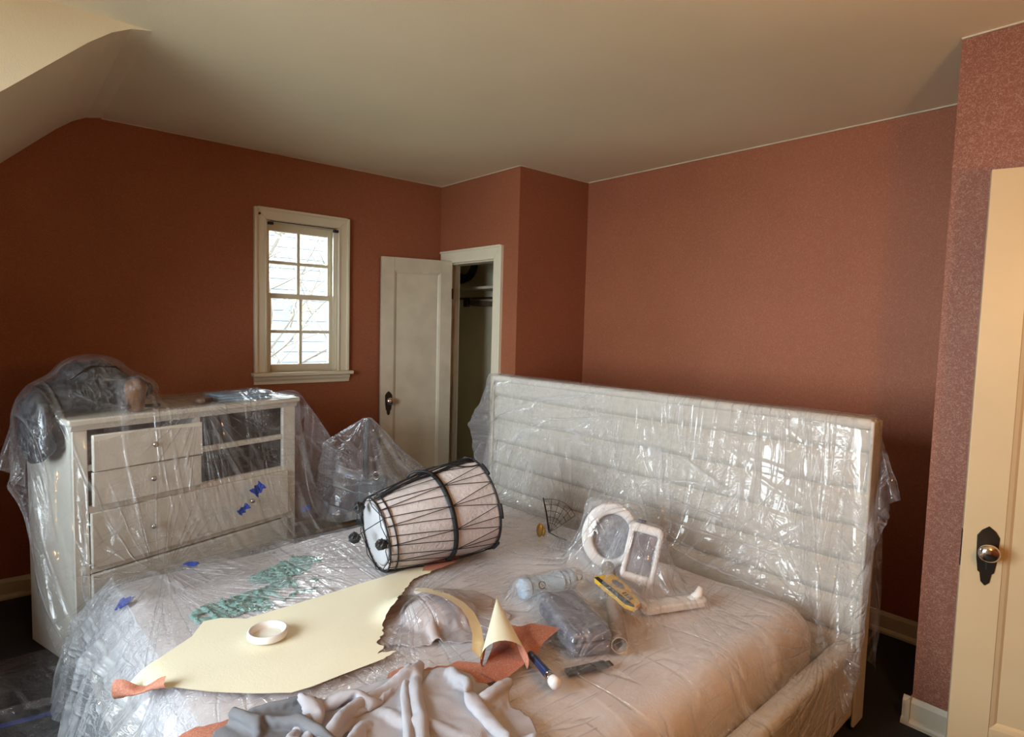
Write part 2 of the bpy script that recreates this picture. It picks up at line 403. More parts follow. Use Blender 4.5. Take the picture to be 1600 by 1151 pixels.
def door_set(parent, x, z, side, t, s=1.0):
    """escutcheon plate with knob on the face at y = side*t/2"""
    P = [(-.012, -.100), (0, -.112), (.012, -.100), (.016, -.070), (.022, -.066), (.028, -.020), (.030, .055), (.018, .075), (0, .090), (-.018, .075), (-.030, .055), (-.028, -.020), (-.022, -.066), (-.016, -.070)]
    bm = bmesh.new(); ya, yb = sorted((side*t/2, side*(t/2+.004)))
    prism(bm, [(x+a*s, z+b*s) for a, b in P], 1, ya, yb); pl = obj('escutcheon', bm, M['dark_metal'], parent, bevel=.001); pl['label'] = 'dark bronze pointed escutcheon plate'
    bm = bmesh.new(); R = Matrix.Translation((x, side*t/2, z+.012*s)) @ Matrix.Rotation(math.radians(-90*side), 4, 'X')
    lathe(bm, [(.017*s, 0), (.017*s, .008), (.010*s, .012), (.009*s, .028), (.020*s, .034), (.0285*s, .042), (.030*s, .052), (.026*s, .060), (.015*s, .065), (0, .066)], 28, R)
    k = obj('knob', bm, M['chrome'], parent, smooth=True); k['label'] = 'shiny worn metal knob'
    bm = bmesh.new(); ya, yb = sorted((side*(t/2+.0042), side*(t/2+.0052)))
    prism(bm, [(x-.003, z-.055*s), (x+.003, z-.055*s), (x+.0025, z-.040*s), (x+.005, z-.035*s), (x+.004, z-.028*s), (x-.004, z-.028*s), (x-.005, z-.035*s), (x-.0025, z-.040*s)], 1, ya, yb); obj('keyhole', bm, M['black'], parent)

# right-hand door, standing open against the wall
dr = bpy.data.objects.new('door_1', None); C.objects.link(dr); dr['kind'] = 'structure'
dr.location = (2.648, -.215, .008); dr.rotation_euler = (0, 0, math.atan2(.51+.215, 2.43-2.648))
panel_door(dr, .757, 2.022, .036, mat('cream_door_lamplit', (.60, .46, .27), .42, noise=(5, .96), bump=(60, .0003)), stile=.108, top=.11)  # lamp's orange cast partly put into the cream door colour
door_set(dr, .757-.066, .80, 1, .036, .97)
box('latch_plate', (.757, .7585, -.012, .012, .74, .86), M['dark_metal'], dr)
for z in (.25, 1.75): box('hinge', (-.012, .0, -.02, .02, z-.045, z+.045), M['dark_metal'], dr)

# closet door, open towards the window wall
dc = bpy.data.objects.new('door_2', None); C.objects.link(dc); dc['kind'] = 'structure'
ax, ay, bx2, by2 = 2.722, 3.895, 2.186, 4.020
dc.location = (ax, ay, .010); dc.rotation_euler = (0, 0, math.atan2(by2-ay, bx2-ax))
wd = math.hypot(by2-ay, bx2-ax)
panel_door(dc, wd, 1.968, .035, M['trim_old'], stile=.095, top=.095)
door_set(dc, wd-.060, .90, 1, .035, .9)
for z in (.25, 1.72): box('hinge', (-.008, .004, .0, .02, z-.04, z+.04), M['dark_metal'], dc)

# closet door casing and jambs
dk = bpy.data.objects.new('door_casing', None); C.objects.link(dk); dk['kind'] = 'structure'
y0, y1, zt = CD['y0'], CD['y1'], CD['z1']; c = .090
def dcas(nm, poly): bm = bmesh.new(); prism(bm, poly, 0, XC-.018, XC); obj(nm, bm, M['trim'], dk, bevel=.003)
dcas('casing_leg', [(y0-c, 0), (y0, 0), (y0, zt), (y0-c, zt+c)]); dcas('casing_leg', [(y1, 0), (y1+c, 0), (y1+c, zt+c), (y1, zt)]); dcas('casing_head', [(y0-c, zt+c), (y0, zt), (y1, zt), (y1+c, zt+c)])
box('backband', (XC-.028, XC, y0-c-.004, y0-c+.012, 0, zt+c), M['trim'], dk, bevel=.003)
box('backband', (XC-.028, XC, y0-c+.0125, y1+c, zt+c-.012, zt+c+.004), M['trim'], dk, bevel=.003)
for d in ((XC, XC+.10, y0-.001, y0+.012, 0, zt), (XC, XC+.10, y1-.012, y1+.001, 0, zt), (XC, XC+.10, y0+.012, y1-.012, zt-.012, zt)): box('jamb', d, M['trim_old'], dk)
for d in ((XC+.04, XC+.07, y0+.012, y0+.022, 0, zt-.012), (XC+.04, XC+.07, y1-.022, y1-.012, 0, zt-.012)): box('door_stop', d, M['trim_old'], dk)

# ---- things in the closet
t = thing('closet_shelf', 'short cream shelf on a wooden bracket high inside the dark closet', 'shelf')
box('board', (XH-.26, XH, 3.46, 4.46, 1.80, 1.822), M['trim_old'], t, bevel=.002)
box('cleat', (XH-.018, XH, 3.46, 5.0, 1.730, 1.748), mat('brown_wood_strip', (.13, .075, .04), .6), t)
box('bracket', (XH-.16, XH-.0, 4.10, 4.40, 1.665, 1.700), mat('brown_bracket', (.11, .065, .04), .6), t, bevel=.003)
box('bracket_end', (XH-.19, XH-.155, 4.36, 4.415, 1.655, 1.735), mat('dark_brown_block', (.06, .035, .02), .6), t, bevel=.003)
bm = bmesh.new(); tube(bm, [(XH-.12, 3.46, 1.712), (XH-.12, 4.40, 1.712)], .011, 10); obj('rod', bm, M['trim_old'], t, smooth=True)
t = thing('cable_coil', 'dark coiled cable hanging high at the left inside the closet', 'cable')
bm = bmesh.new(); pts = []
for i in range(330):
    a = i*2*math.pi/33; rr = .155 + .03*math.sin(a*.37) + .012*math.sin(a*1.7)
    pts.append((XH-.055-.02*math.sin(a*.23), 4.60+rr*math.cos(a)+.012*math.sin(a*.6), 2.06+rr*.92*math.sin(a)+.01*math.cos(a*.31)))
tube(bm, pts, .0085, 7); obj('loops', bm, mat('black_cable', (.02, .018, .022), .45), t, smooth=True)
bm = bmesh.new(); tube(bm, [(XH, 4.60, 2.235), (XH-.09, 4.60, 2.235), (XH-.09, 4.60, 2.26)], .005, 6); obj('hook', bm, M['dark_metal'], t)

# ================================================================ OUTSIDE
M['siding'] = mat('pale_blue_siding', (.085, .095, .105), .6, noise=(6, .9))
M['branch'] = mat('grey_bark', (.09, .075, .06), .8)
M['leaf'] = mat('yellow_green_leaf', (.30, .40, .10), .5)
M['ground_bounce'] = mat('pale_bounce_ground', (.42, .40, .35), .9, noise=(1, .8))  # pale ground tone made up to bounce daylight onto the ceiling
g = struct('ground_outside', (lambda b: (bx(b, -25, 30, -25, 40, -3.4, -3.2), b)[1])(bmesh.new()), M['ground_bounce'])
hs = thing('neighbour_house', 'pale sided house wall seen through the window panes', 'house', (0.3, 1.6, -3.2))
for k in range(36):
    bm = bmesh.new(); z = k*.18; bx(bm, -.5, 9.5, 8.98, 9.06, z, z+.172)
    bmesh.ops.rotate(bm, verts=bm.verts[:], cent=(0, 9.0, z), matrix=Matrix.Rotation(math.radians(4), 3, 'X'))
    obj('siding_board', bm, M['siding'], hs)
box('wall_core', (-.5, 9.5, 9.07, 9.3, 0, 6.48), M['siding'], hs)
def tree(base, h, label, seed, leaves, lr):
    rnd = random.Random(seed); t = thing('tree', label, 'tree', base); bm = bmesh.new(); tips = []
    def grow(p, d, L, r, lvl):
        pts = [p]; q = p.copy(); dd = d.copy()
        for i in range(5):
            dd = (dd + Vector((rnd.uniform(-.25, .25), rnd.uniform(-.25, .25), rnd.uniform(-.08, .16)))).normalized(); q = q + dd*L/5; pts.append(q.copy())
        tube(bm, pts, [r*(1-.12*i) for i in range(6)], 5)
        if lvl < 3:
            for i in range(5 if lvl else 9):
                s = pts[rnd.randint(1+(lvl == 0), 5)]; a = rnd.uniform(0, 6.28)
                grow(s, (dd*.5 + Vector((math.cos(a), math.sin(a), rnd.uniform(0, .5)))).normalized(), L*.55, r*.45, lvl+1)
        else: tips.extend(pts[2:])
    grow(Vector((0, 0, 0)), Vector((0, 0, 1)), h, .07, 0)
    obj('trunk_and_branches', bm, M['branch'], t)
    bm = bmesh.new()
    for i in range(leaves):
        p = rnd.choice(tips) + Vector([rnd.uniform(-.12, .12) for _ in range(3)]); a = Vector([rnd.uniform(-1, 1) for _ in range(3)]).normalized(); b = a.orthogonal().normalized()
        vs = [bm.verts.new(p+lr*v) for v in (-a, b*.5, a, -b*.5)]; bm.faces.new(vs)
    o = obj('foliage', bm, M['leaf'], t); o['kind'] = 'stuff'
tree((3.75, 8.0, -3.2), 5.0, 'bare thin-branched tree outside in front of the sided wall', 3, 260, .045)
tree((1.45, 6.1, -3.2), 3.9, 'leafy yellow-green tree at the left edge of the window view', 11, 1500, .05)

# ================================================================ CLOTH SOLVER (position based, numpy)
class Box:
    def __init__(s, c, h, yaw=0.0, r=0.02, R=None):
        s.c = np.array(c, np.float32); s.h = np.array(h, np.float32); s.r = min(r, min(h)*.98)
        if R is None:
            cc, ss = math.cos(yaw), math.sin(yaw); R = np.array([[cc, -ss, 0], [ss, cc, 0], [0, 0, 1]])
        s.R = np.array(R, np.float32); s.bs = float(np.linalg.norm(s.h))
    def push(s, P, th):
        q = P - s.c; near = np.einsum('ij,ij->i', q, q) < (s.bs+th)**2
        idx = np.nonzero(near)[0]
        if not len(idx): return idx, None
        l = q[idx] @ s.R; a = np.abs(l) - (s.h - s.r); o = np.maximum(a, 0); d = np.linalg.norm(o, axis=1)
        ins = d < 1e-7; mx = a.max(1); dist = np.where(ins, mx, d) - s.r
        m = dist < th; idx = idx[m]; l = l[m]; a = a[m]; o = o[m]; d = d[m]; ins = ins[m]; dist = dist[m]
        g = np.where(ins[:, None], (a == a.max(1, keepdims=True)).astype(np.float32), o/np.maximum(d, 1e-7)[:, None])*np.sign(l)
        g /= np.maximum(np.linalg.norm(g, axis=1, keepdims=True), 1e-6)
        return idx, (g*(th-dist)[:, None]) @ s.R.T
class Ball:
    def __init__(s, c, r, yaw=0.0):
        s.c = np.array(c, np.float32); s.r = np.array(r, np.float32)*np.ones(3, np.float32)
        cc, ss = math.cos(yaw), math.sin(yaw); s.R = np.array([[cc, -ss, 0], [ss, cc, 0], [0, 0, 1]], np.float32)
    def push(s, P, th):
        l = (P - s.c) @ s.R; e = s.r+th; k = np.linalg.norm(l/e, axis=1); idx = np.nonzero(k < 1)[0]
        if not len(idx): return idx, None
        l = l[idx]; kk = np.maximum(k[idx], .05)[:, None]
        return idx, (l/kk - l) @ s.R.T
class Caps:
    def __init__(s, a, b, r):
        s.a = np.array(a, np.float32); s.b = np.array(b, np.float32); s.r = r
    def push(s, P, th):
        ab = s.b-s.a; t = np.clip(((P-s.a) @ ab)/(ab @ ab), 0, 1); q = P-(s.a+t[:, None]*ab); d = np.linalg.norm(q, axis=1)
        idx = np.nonzero(d < s.r+th)[0]
        if not len(idx): return idx, None
        dd = np.maximum(d[idx], 1e-5)[:, None]; return idx, q[idx]/dd*(s.r+th-dd)

def _pairs(P, A, B, rest, w, only_stretch=False):
    a = P[A]; b = P[B]; d = b-a; L = np.sqrt((d*d).sum(-1))+1e-9
    k = (L-rest)/L*(.5*w)
    if only_stretch: k = np.where(k > 0, k, k*.05)
    d *= k[..., None]; P[A] = a+d; P[B] = b-d

def simulate(P, ru, rv, cols, steps, iters=6, th=.008, dt=.016, bend=.12, shear=.35, damp=.97, fric=.5, pins=None, g=9.8, fit=False, floor=.004):
    """P (nu,nv,3) start positions, ru/rv rest spacings (scalars or arrays)"""
    P = P.astype(np.float32).copy(); V = np.zeros_like(P); nu, nv, _ = P.shape
    S = slice
    def cuts(n, step):
        out = []
        for s0 in range(step*2):
            if s0 >= step: break
        return out
    ru_, rv_ = float(ru), float(rv); rd = math.hypot(ru_, rv_)
    jobs = []
    for s in (0, 1):
        n = (nu-s)//2; jobs.append((np.s_[s:s+2*n:2, :], np.s_[s+1:s+1+2*n:2, :], ru_, 1.0))
        n = (nv-s)//2; jobs.append((np.s_[:, s:s+2*n:2], np.s_[:, s+1:s+1+2*n:2], rv_, 1.0))
    for s in (0, 1):
        n = (nu-s)//2
        jobs.append((np.s_[s:s+2*n:2, :-1], np.s_[s+1:s+1+2*n:2, 1:], rd, shear)); jobs.append((np.s_[s:s+2*n:2, 1:], np.s_[s+1:s+1+2*n:2, :-1], rd, shear))
    for s in (0, 2):
        for q in (0, 1):
            n = max(0, (nu-(s+q)-3)//4+1)
            a0 = s+q
            n = len(range(a0, nu-2, 4)); jobs.append((np.s_[a0:a0+4*n-3:4, :], np.s_[a0+2:a0+2+4*n-3:4, :], 2*ru_, bend))
            n = len(range(a0, nv-2, 4)); jobs.append((np.s_[:, a0:a0+4*n-3:4], np.s_[:, a0+2:a0+2+4*n-3:4], 2*rv_, bend))
    if fit: jobs = [(A, B_, np.maximum(r, np.sqrt(((P[A]-P[B_])**2).sum(-1))), w) for A, B_, r, w in jobs]
    for st in range(steps):
        old = P.copy(); V[..., 2] -= g*dt; V *= damp
        P += V*dt
        for it in range(iters):
            for A, B, r, w in jobs: _pairs(P, A, B, r, w)
            if pins is not None: P[pins[0], pins[1]] = pins[2]
            if it % 2 == 1 or it == iters-1:
                F = P.reshape(-1, 3)
                for c in cols:
                    idx, dv = c.push(F, th)
                    if dv is None or not len(idx): continue
                    F[idx] += dv
                    if fric:
                        O = old.reshape(-1, 3)[idx]; n_ = dv/np.maximum(np.linalg.norm(dv, axis=1, keepdims=True), 1e-7)
                        m = F[idx]-O; tn = m-(m*n_).sum(1, keepdims=True)*n_; F[idx] -= tn*fric
                F[:, 2] = np.maximum(F[:, 2], floor)
        V = (P-old)/dt
        sp = np.sqrt((V*V).sum(-1, keepdims=True)); V *= np.minimum(1, 2.6/np.maximum(sp, 1e-6))
    return P

def upsample(P):
    nu, nv, _ = P.shape; Q = np.zeros((2*nu-1, 2*nv-1, 3), P.dtype)
    def mid(a, b, c, d): return (-a+9*b+9*c-d)/16
    Q[::2, ::2] = P
    E = np.concatenate([2*P[:1]-P[1:2], P, 2*P[-1:]-P[-2:-1]], 0); Q[1::2, ::2] = mid(E[:-3], E[1:-2], E[2:-1], E[3:])
    T = Q[:, ::2]; E = np.concatenate([2*T[:, :1]-T[:, 1:2], T, 2*T[:, -1:]-T[:, -2:-1]], 1); Q[:, 1::2] = mid(E[:, :-3], E[:, 1:-2], E[:, 2:-1], E[:, 3:])
    return Q

def grid_mesh(name, P, m, ru, rv, keep=None, smooth=True, uvs=1.0):
    nu, nv, _ = P.shape; me = bpy.data.meshes.new(name)
    i = np.arange((nu-1)*(nv-1)); a = (i//(nv-1))*nv+i % (nv-1); F = np.stack([a, a+nv, a+nv+1, a+1], 1)
    if keep is not None: F = F[keep.reshape(-1)]
    me.vertices.add(nu*nv); me.vertices.foreach_set('co', P.astype(np.float32).ravel())
    me.loops.add(len(F)*4); me.loops.foreach_set('vertex_index', F.astype(np.int32).ravel())
    me.polygons.add(len(F)); me.polygons.foreach_set('loop_start', np.arange(0, len(F)*4, 4, dtype=np.int32))
    me.update(calc_edges=True)
    uv = me.uv_layers.new(name='UVMap'); vi = F.ravel(); U = np.stack([(vi//nv)*ru, (vi % nv)*rv], 1).astype(np.float32); uv.data.foreach_set('uv', U.ravel())
    if smooth: me.polygons.foreach_set('use_smooth', np.ones(len(F), bool))
    me.validate(); me.materials.append(m)
    o = bpy.data.objects.new(name, me); C.objects.link(o); return o

def fbm(shape, scales, amps, seed):
    """smooth random field on a grid, sum of upsampled noises"""
    rng = np.random.RandomState(seed); out = np.zeros(shape, np.float32)
    for (su, sv), a in zip(scales, amps):
        n = rng.randn(int(shape[0]/su)+4, int(shape[1]/sv)+4); x = np.linspace(0, n.shape[0]-3.01, shape[0])+1; y = np.linspace(0, n.shape[1]-3.01, shape[1])+1
        xi, yi = x.astype(int), y.astype(int); fx, fy = (x-xi)[:, None], (y-yi)[None]; fx = fx*fx*(3-2*fx); fy = fy*fy*(3-2*fy)
        out += a*(n[xi][:, yi]*(1-fx)*(1-fy)+n[xi+1][:, yi]*fx*(1-fy)+n[xi][:, yi+1]*(1-fx)*fy+n[xi+1][:, yi+1]*fx*fy)
    return out

# ---------------------------------------------------------------- clear plastic film
def film_mat(name, milk=.10, crease_glint=.45, tint=(.93, .95, 1.0), seed=0.0, rough=.13, stretch=(1.0, 1.0), bumpd=.0085, ang=0.0, gloss=1.15, gathers=()):
    m = bpy.data.materials.new(name); m.use_nodes = True; nt = m.node_tree; nt.nodes.clear(); N = nt.nodes.new; L = nt.links.new
    out = N('ShaderNodeOutputMaterial'); uv = N('ShaderNodeTexCoord')
    mp = N('ShaderNodeMapping'); mp.inputs['Location'].default_value = (seed, seed*1.7, 0); mp.inputs['Rotation'].default_value = (0, 0, ang)
    mp.inputs['Scale'].default_value = (stretch[0], stretch[1], 1); L(uv.outputs['UV'], mp.inputs[0])
    def ridged(scale, sc3, dist, width, det=2):
        mm = N('ShaderNodeMapping'); mm.inputs['Scale'].default_value = sc3; L(mp.outputs[0], mm.inputs[0])
        n = N('ShaderNodeTexNoise'); n.inputs['Scale'].default_value = scale; n.inputs['Detail'].default_value = det; n.inputs['Distortion'].default_value = dist
        L(mm.outputs[0], n.inputs['Vector'])
        s = N('ShaderNodeMath'); s.operation = 'SUBTRACT'; s.inputs[1].default_value = .5; L(n.outputs['Fac'], s.inputs[0])
        a = N('ShaderNodeMath'); a.operation = 'ABSOLUTE'; L(s.outputs[0], a.inputs[0])
        r = N('ShaderNodeMapRange'); r.inputs['From Min'].default_value = 0; r.inputs['From Max'].default_value = width
        r.inputs['To Min'].default_value = 1; r.inputs['To Max'].default_value = 0; r.interpolation_type = 'SMOOTHERSTEP'; L(a.outputs[0], r.inputs[0])
        return r.outputs[0]
    def vor(scale, sc3, width):
        mm = N('ShaderNodeMapping'); mm.inputs['Scale'].default_value = sc3; L(mp.outputs[0], mm.inputs[0])
        nz = N('ShaderNodeTexNoise'); nz.inputs['Scale'].default_value = 7; L(mm.outputs[0], nz.inputs['Vector'])
        ad = N('ShaderNodeMixRGB'); ad.blend_type = 'LINEAR_LIGHT'; ad.inputs[0].default_value = .06; L(mm.outputs[0], ad.inputs[1]); L(nz.outputs['Color'], ad.inputs[2])
        v = N('ShaderNodeTexVoronoi'); v.feature = 'DISTANCE_TO_EDGE'; v.inputs['Scale'].default_value = scale; L(ad.outputs[0], v.inputs['Vector'])
        r = N('ShaderNodeMapRange'); r.inputs['From Max'].default_value = width; r.inputs['To Min'].default_value = 1; r.inputs['To Max'].default_value = 0; r.interpolation_type = 'SMOOTHERSTEP'
        L(v.outputs['Distance'], r.inputs[0]); return r.outputs[0]
    def math2(op, a, b):
        x = N('ShaderNodeMath'); x.operation = op
        for i, v in enumerate((a, b)):
            if isinstance(v, (int, float)): x.inputs[i].default_value = v
            else: L(v, x.inputs[i])
        return x.outputs[0]
    # long pulled folds, crumple cells, fine crinkle
    a1 = ridged(7.0, (1, .14, 1), .6, .055); a2 = ridged(17.0, (.16, 1, 1), .9, .045); a3 = vor(9.0, (1, .55, 1), .10); a4 = ridged(34.0, (1, .45, 1), 1.5, .09, 3)
    msk = N('ShaderNodeTexNoise'); msk.inputs['Scale'].default_value = 3.2; msk.inputs['Detail'].default_value = 2; L(mp.outputs[0], msk.inputs['Vector'])
    mk = N('ShaderNodeMapRange'); mk.inputs['From Min'].default_value = .42; mk.inputs['From Max'].default_value = .62; L(msk.outputs['Fac'], mk.inputs[0])
    m2k = N('ShaderNodeTexNoise'); m2k.inputs['Scale'].default_value = 1.9; m2k.inputs['Detail'].default_value = 1; L(mp.outputs[0], m2k.inputs['Vector'])
    mk2 = N('ShaderNodeMapRange'); mk2.inputs['From Min'].default_value = .40; mk2.inputs['From Max'].default_value = .60; mk2.inputs['To Min'].default_value = .25; L(m2k.outputs['Fac'], mk2.inputs[0])
    a1 = math2('MULTIPLY', a1, mk2.outputs[0]); a2 = math2('MULTIPLY', a2, math2('SUBTRACT', 1.15, mk2.outputs[0]))
    h = math2('ADD', math2('MULTIPLY', a1, .9), math2('MULTIPLY', a2, .55)); h = math2('ADD', h, math2('MULTIPLY', math2('MULTIPLY', a3, mk.outputs[0]), .16)); h = math2('ADD', h, math2('MULTIPLY', math2('MULTIPLY', a4, mk.outputs[0]), .30))
    # tension folds that run out from the points where the film is gathered
    rad_sum = 0.0
    for k_, (gu, gv, gr, gf) in enumerate(gathers):
        sb = N('ShaderNodeVectorMath'); sb.operation = 'SUBTRACT'; sb.inputs[1].default_value = (gu, gv, 0); L(uv.outputs['UV'], sb.inputs[0])
        ln = N('ShaderNodeVectorMath'); ln.operation = 'LENGTH'; L(sb.outputs[0], ln.inputs[0])
        nm = N('ShaderNodeVectorMath'); nm.operation = 'NORMALIZE'; L(sb.outputs[0], nm.inputs[0])
        ad2 = N('ShaderNodeVectorMath'); ad2.operation = 'MULTIPLY_ADD'; ad2.inputs[1].default_value = (.10, .10, 0); ad2.inputs[2].default_value = (k_*3.1, 0, 0); L(sb.outputs[0], ad2.inputs[0])
        sm = N('ShaderNodeVectorMath'); sm.operation = 'ADD'; L(nm.outputs[0], sm.inputs[0]); L(ad2.outputs[0], sm.inputs[1])
        nn_ = N('ShaderNodeTexNoise'); nn_.inputs['Scale'].default_value = gf; nn_.inputs['Detail'].default_value = 1; L(sm.outputs[0], nn_.inputs['Vector'])
        ab_ = math2('ABSOLUTE', math2('SUBTRACT', nn_.outputs['Fac'], .5), 0)
        rg_ = N('ShaderNodeMapRange'); rg_.inputs['From Max'].default_value = .05; rg_.inputs['To Min'].default_value = 1; rg_.inputs['To Max'].default_value = 0; rg_.interpolation_type = 'SMOOTHERSTEP'; L(ab_, rg_.inputs[0])
        fo = N('ShaderNodeMapRange'); fo.inputs['From Min'].default_value = gr*.25; fo.inputs['From Max'].default_value = gr; fo.inputs['To Min'].default_value = 1; fo.inputs['To Max'].default_value = 0; fo.interpolation_type = 'SMOOTHSTEP'; L(ln.outputs['Value'], fo.inputs[0])
        fi = N('ShaderNodeMapRange'); fi.inputs['From Min'].default_value = .02; fi.inputs['From Max'].default_value = .10; L(ln.outputs['Value'], fi.inputs[0])
        rad_sum = math2('ADD', math2('MULTIPLY', math2('MULTIPLY', rg_.outputs[0], fo.outputs[0]), fi.outputs[0]), rad_sum)
    if gathers: h = math2('ADD', h, math2('MULTIPLY', rad_sum, .9))
    bp = N('ShaderNodeBump'); bp.inputs['Distance'].default_value = bumpd; bp.inputs['Strength'].default_value = 1.0; L(h, bp.inputs['Height'])
    fr = N('ShaderNodeFresnel'); L(bp.outputs[0], fr.inputs['Normal'])
    geo = N('ShaderNodeNewGeometry'); ior = N('ShaderNodeMapRange'); ior.inputs['To Min'].default_value = 1.5; ior.inputs['To Max'].default_value = 1/1.5; L(geo.outputs['Backfacing'], ior.inputs[0]); L(ior.outputs[0], fr.inputs[0])
    fb = math2('MINIMUM', math2('MULTIPLY', fr.outputs[0], gloss), .38)
    tr = N('ShaderNodeBsdfTransparent'); tr.inputs[0].default_value = (.985, .985, .985, 1)
    df = N('ShaderNodeBsdfDiffuse'); df.inputs[0].default_value = (*tint, 1); L(bp.outputs[0], df.inputs['Normal'])
    tl = N('ShaderNodeBsdfTranslucent'); tl.inputs[0].default_value = (*tint, 1)
    md = N('ShaderNodeMixShader'); md.inputs[0].default_value = .4; L(df.outputs[0], md.inputs[1]); L(tl.outputs[0], md.inputs[2])
    gl = N('ShaderNodeBsdfGlossy'); gl.inputs['Roughness'].default_value = rough; L(bp.outputs[0], gl.inputs['Normal'])
    cm = math2('MULTIPLY', math2('MAXIMUM', math2('MULTIPLY', a1, .55), math2('MAXIMUM', math2('MULTIPLY', a2, .5), math2('MULTIPLY', math2('MULTIPLY', a4, mk.outputs[0]), .45))), crease_glint)  # whitened folds: film haze plus painted white streak highlights
    if gathers: cm = math2('ADD', cm, math2('MULTIPLY', rad_sum, .17))
    mf = math2('MINIMUM', math2('ADD', cm, milk), .85)
    m1 = N('ShaderNodeMixShader'); L(mf, m1.inputs[0]); L(tr.outputs[0], m1.inputs[1]); L(md.outputs[0], m1.inputs[2])
    m2 = N('ShaderNodeMixShader'); L(fb, m2.inputs[0]); L(m1.outputs[0], m2.inputs[1]); L(gl.outputs[0], m2.inputs[2])
    L(m2.outputs[0], out.inputs[0]); return m
M['film_bed'] = film_mat('clear_plastic_film_bed', .045, .44, rough=.09, gathers=((1.42, .89, .85, 6.0), (1.36, 1.45, .60, 6.0), (1.30, .20, .55, 4.5), (1.30, 2.15, .55, 5.0), (2.35, 1.25, .75, 7.0), (2.9, 1.9, .9, 8.0)))
M['film_chest'] = film_mat('clear_plastic_film_dresser', .05, .36, (.95, .96, 1.0), 3.3, .10, gathers=((.88, 1.06, .50, 4.5), (.50, .40, .60, 5.0)))
M['film_layers'] = film_mat('gathered_plastic_film', .26, .55, (.90, .94, 1.0), 5.7, .12, (1.2, 1.2))
M['film_stand'] = film_mat('clear_plastic_film_stand', .12, .40, (.95, .95, 1.0), 8.1, .12, (1.3, 1.3))

# ================================================================ BED
BO = Vector((2.40, 1.86, 0)); BT = math.radians(1.8)
def B(x, y, z): c, s = math.cos(BT), math.sin(BT); return (BO.x+c*x-s*y, BO.y+s*x+c*y, z)
M['upholstery'] = mat('oatmeal_upholstery', (.60, .55, .48), .9, noise=(40, .9), bump=(420, .0012))
M['bedding'] = mat('white_bedding', (.74, .69, .69), .9, noise=(5, .9), bump=(130, .001))
bed = thing('bed', 'king bed with oatmeal channelled headboard wrapped in clear plastic', 'bed', BO, (0, 0, BT))
hb0 = obj('headboard', (lambda b: (bx(b, .030, .095, -1.055, 1.055, .02, 1.165), b)[1])(bmesh.new()), M['upholstery'], bed, bevel=.02)
edges_z = [1.190, 1.058, .915, .775, .635, .495, .355, .215]
for zt_, zb_ in zip(edges_z[:-1], edges_z[1:]):
    bm = bmesh.new(); n1, n2 = 14, 8
    rows = []
    for j in range(n2+1):
        t = j/n2; z = zb_+(zt_-zb_)*t; xx = .026-.024*(1-abs(2*t-1)**9)
        rows.append([bm.verts.new((xx-.0+.012*(abs(2*i/n1-1)**10), -1.06+2.12*i/n1, z)) for i in range(n1+1)])
    for r0, r1 in zip(rows[:-1], rows[1:]):
        for i in range(n1): bm.faces.new((r0[i], r0[i+1], r1[i+1], r1[i]))
    # back edge of the roll
    be = [[bm.verts.new((.031, -1.06+2.12*i/n1, z)) for i in range(n1+1)] for z in (zb_, zt_)]
    for i in range(n1):
        pass
    bmesh.ops.recalc_face_normals(bm, faces=bm.faces[:])
    for v in be[0]+be[1]: bm.verts.remove(v)
    bmesh.ops.reverse_faces(bm, faces=[f for f in bm.faces if f.normal.x > 0])
    obj('channel_panel', bm, M['upholstery'], bed, smooth=True)
box('headboard_cap', (-.004, .096, -1.062, 1.062, 1.150, 1.192), M['upholstery'], bed, bevel=.018, seg=4)
for s in (-1, 1): box('headboard_wing', (-.003, .096, s*1.052 if s > 0 else -1.066, 1.066 if s > 0 else -1.052, .02, 1.185), M['upholstery'], bed, bevel=.006)
for s in (-1, 1):
    a, b = sorted((s*.985, s*1.060)); box('side_rail', (-2.10, .0, a, b, .06, .345), M['upholstery'], bed, bevel=.022, seg=4)
box('foot_rail', (-2.105, -2.045, -1.0, 1.0, .06, .300), M['upholstery'], bed, bevel=.022, seg=4)
box('slat_base', (-2.12, -.01, -.98, .98, .14, .20), M['upholstery'], bed)
for (a, b) in ((-2.12, -.95), (-2.12, .95), (-.08, -.95), (-.08, .95)): box('foot', (a-.03, a+.03, b-.03, b+.03, 0, .07), M['black'], bed)

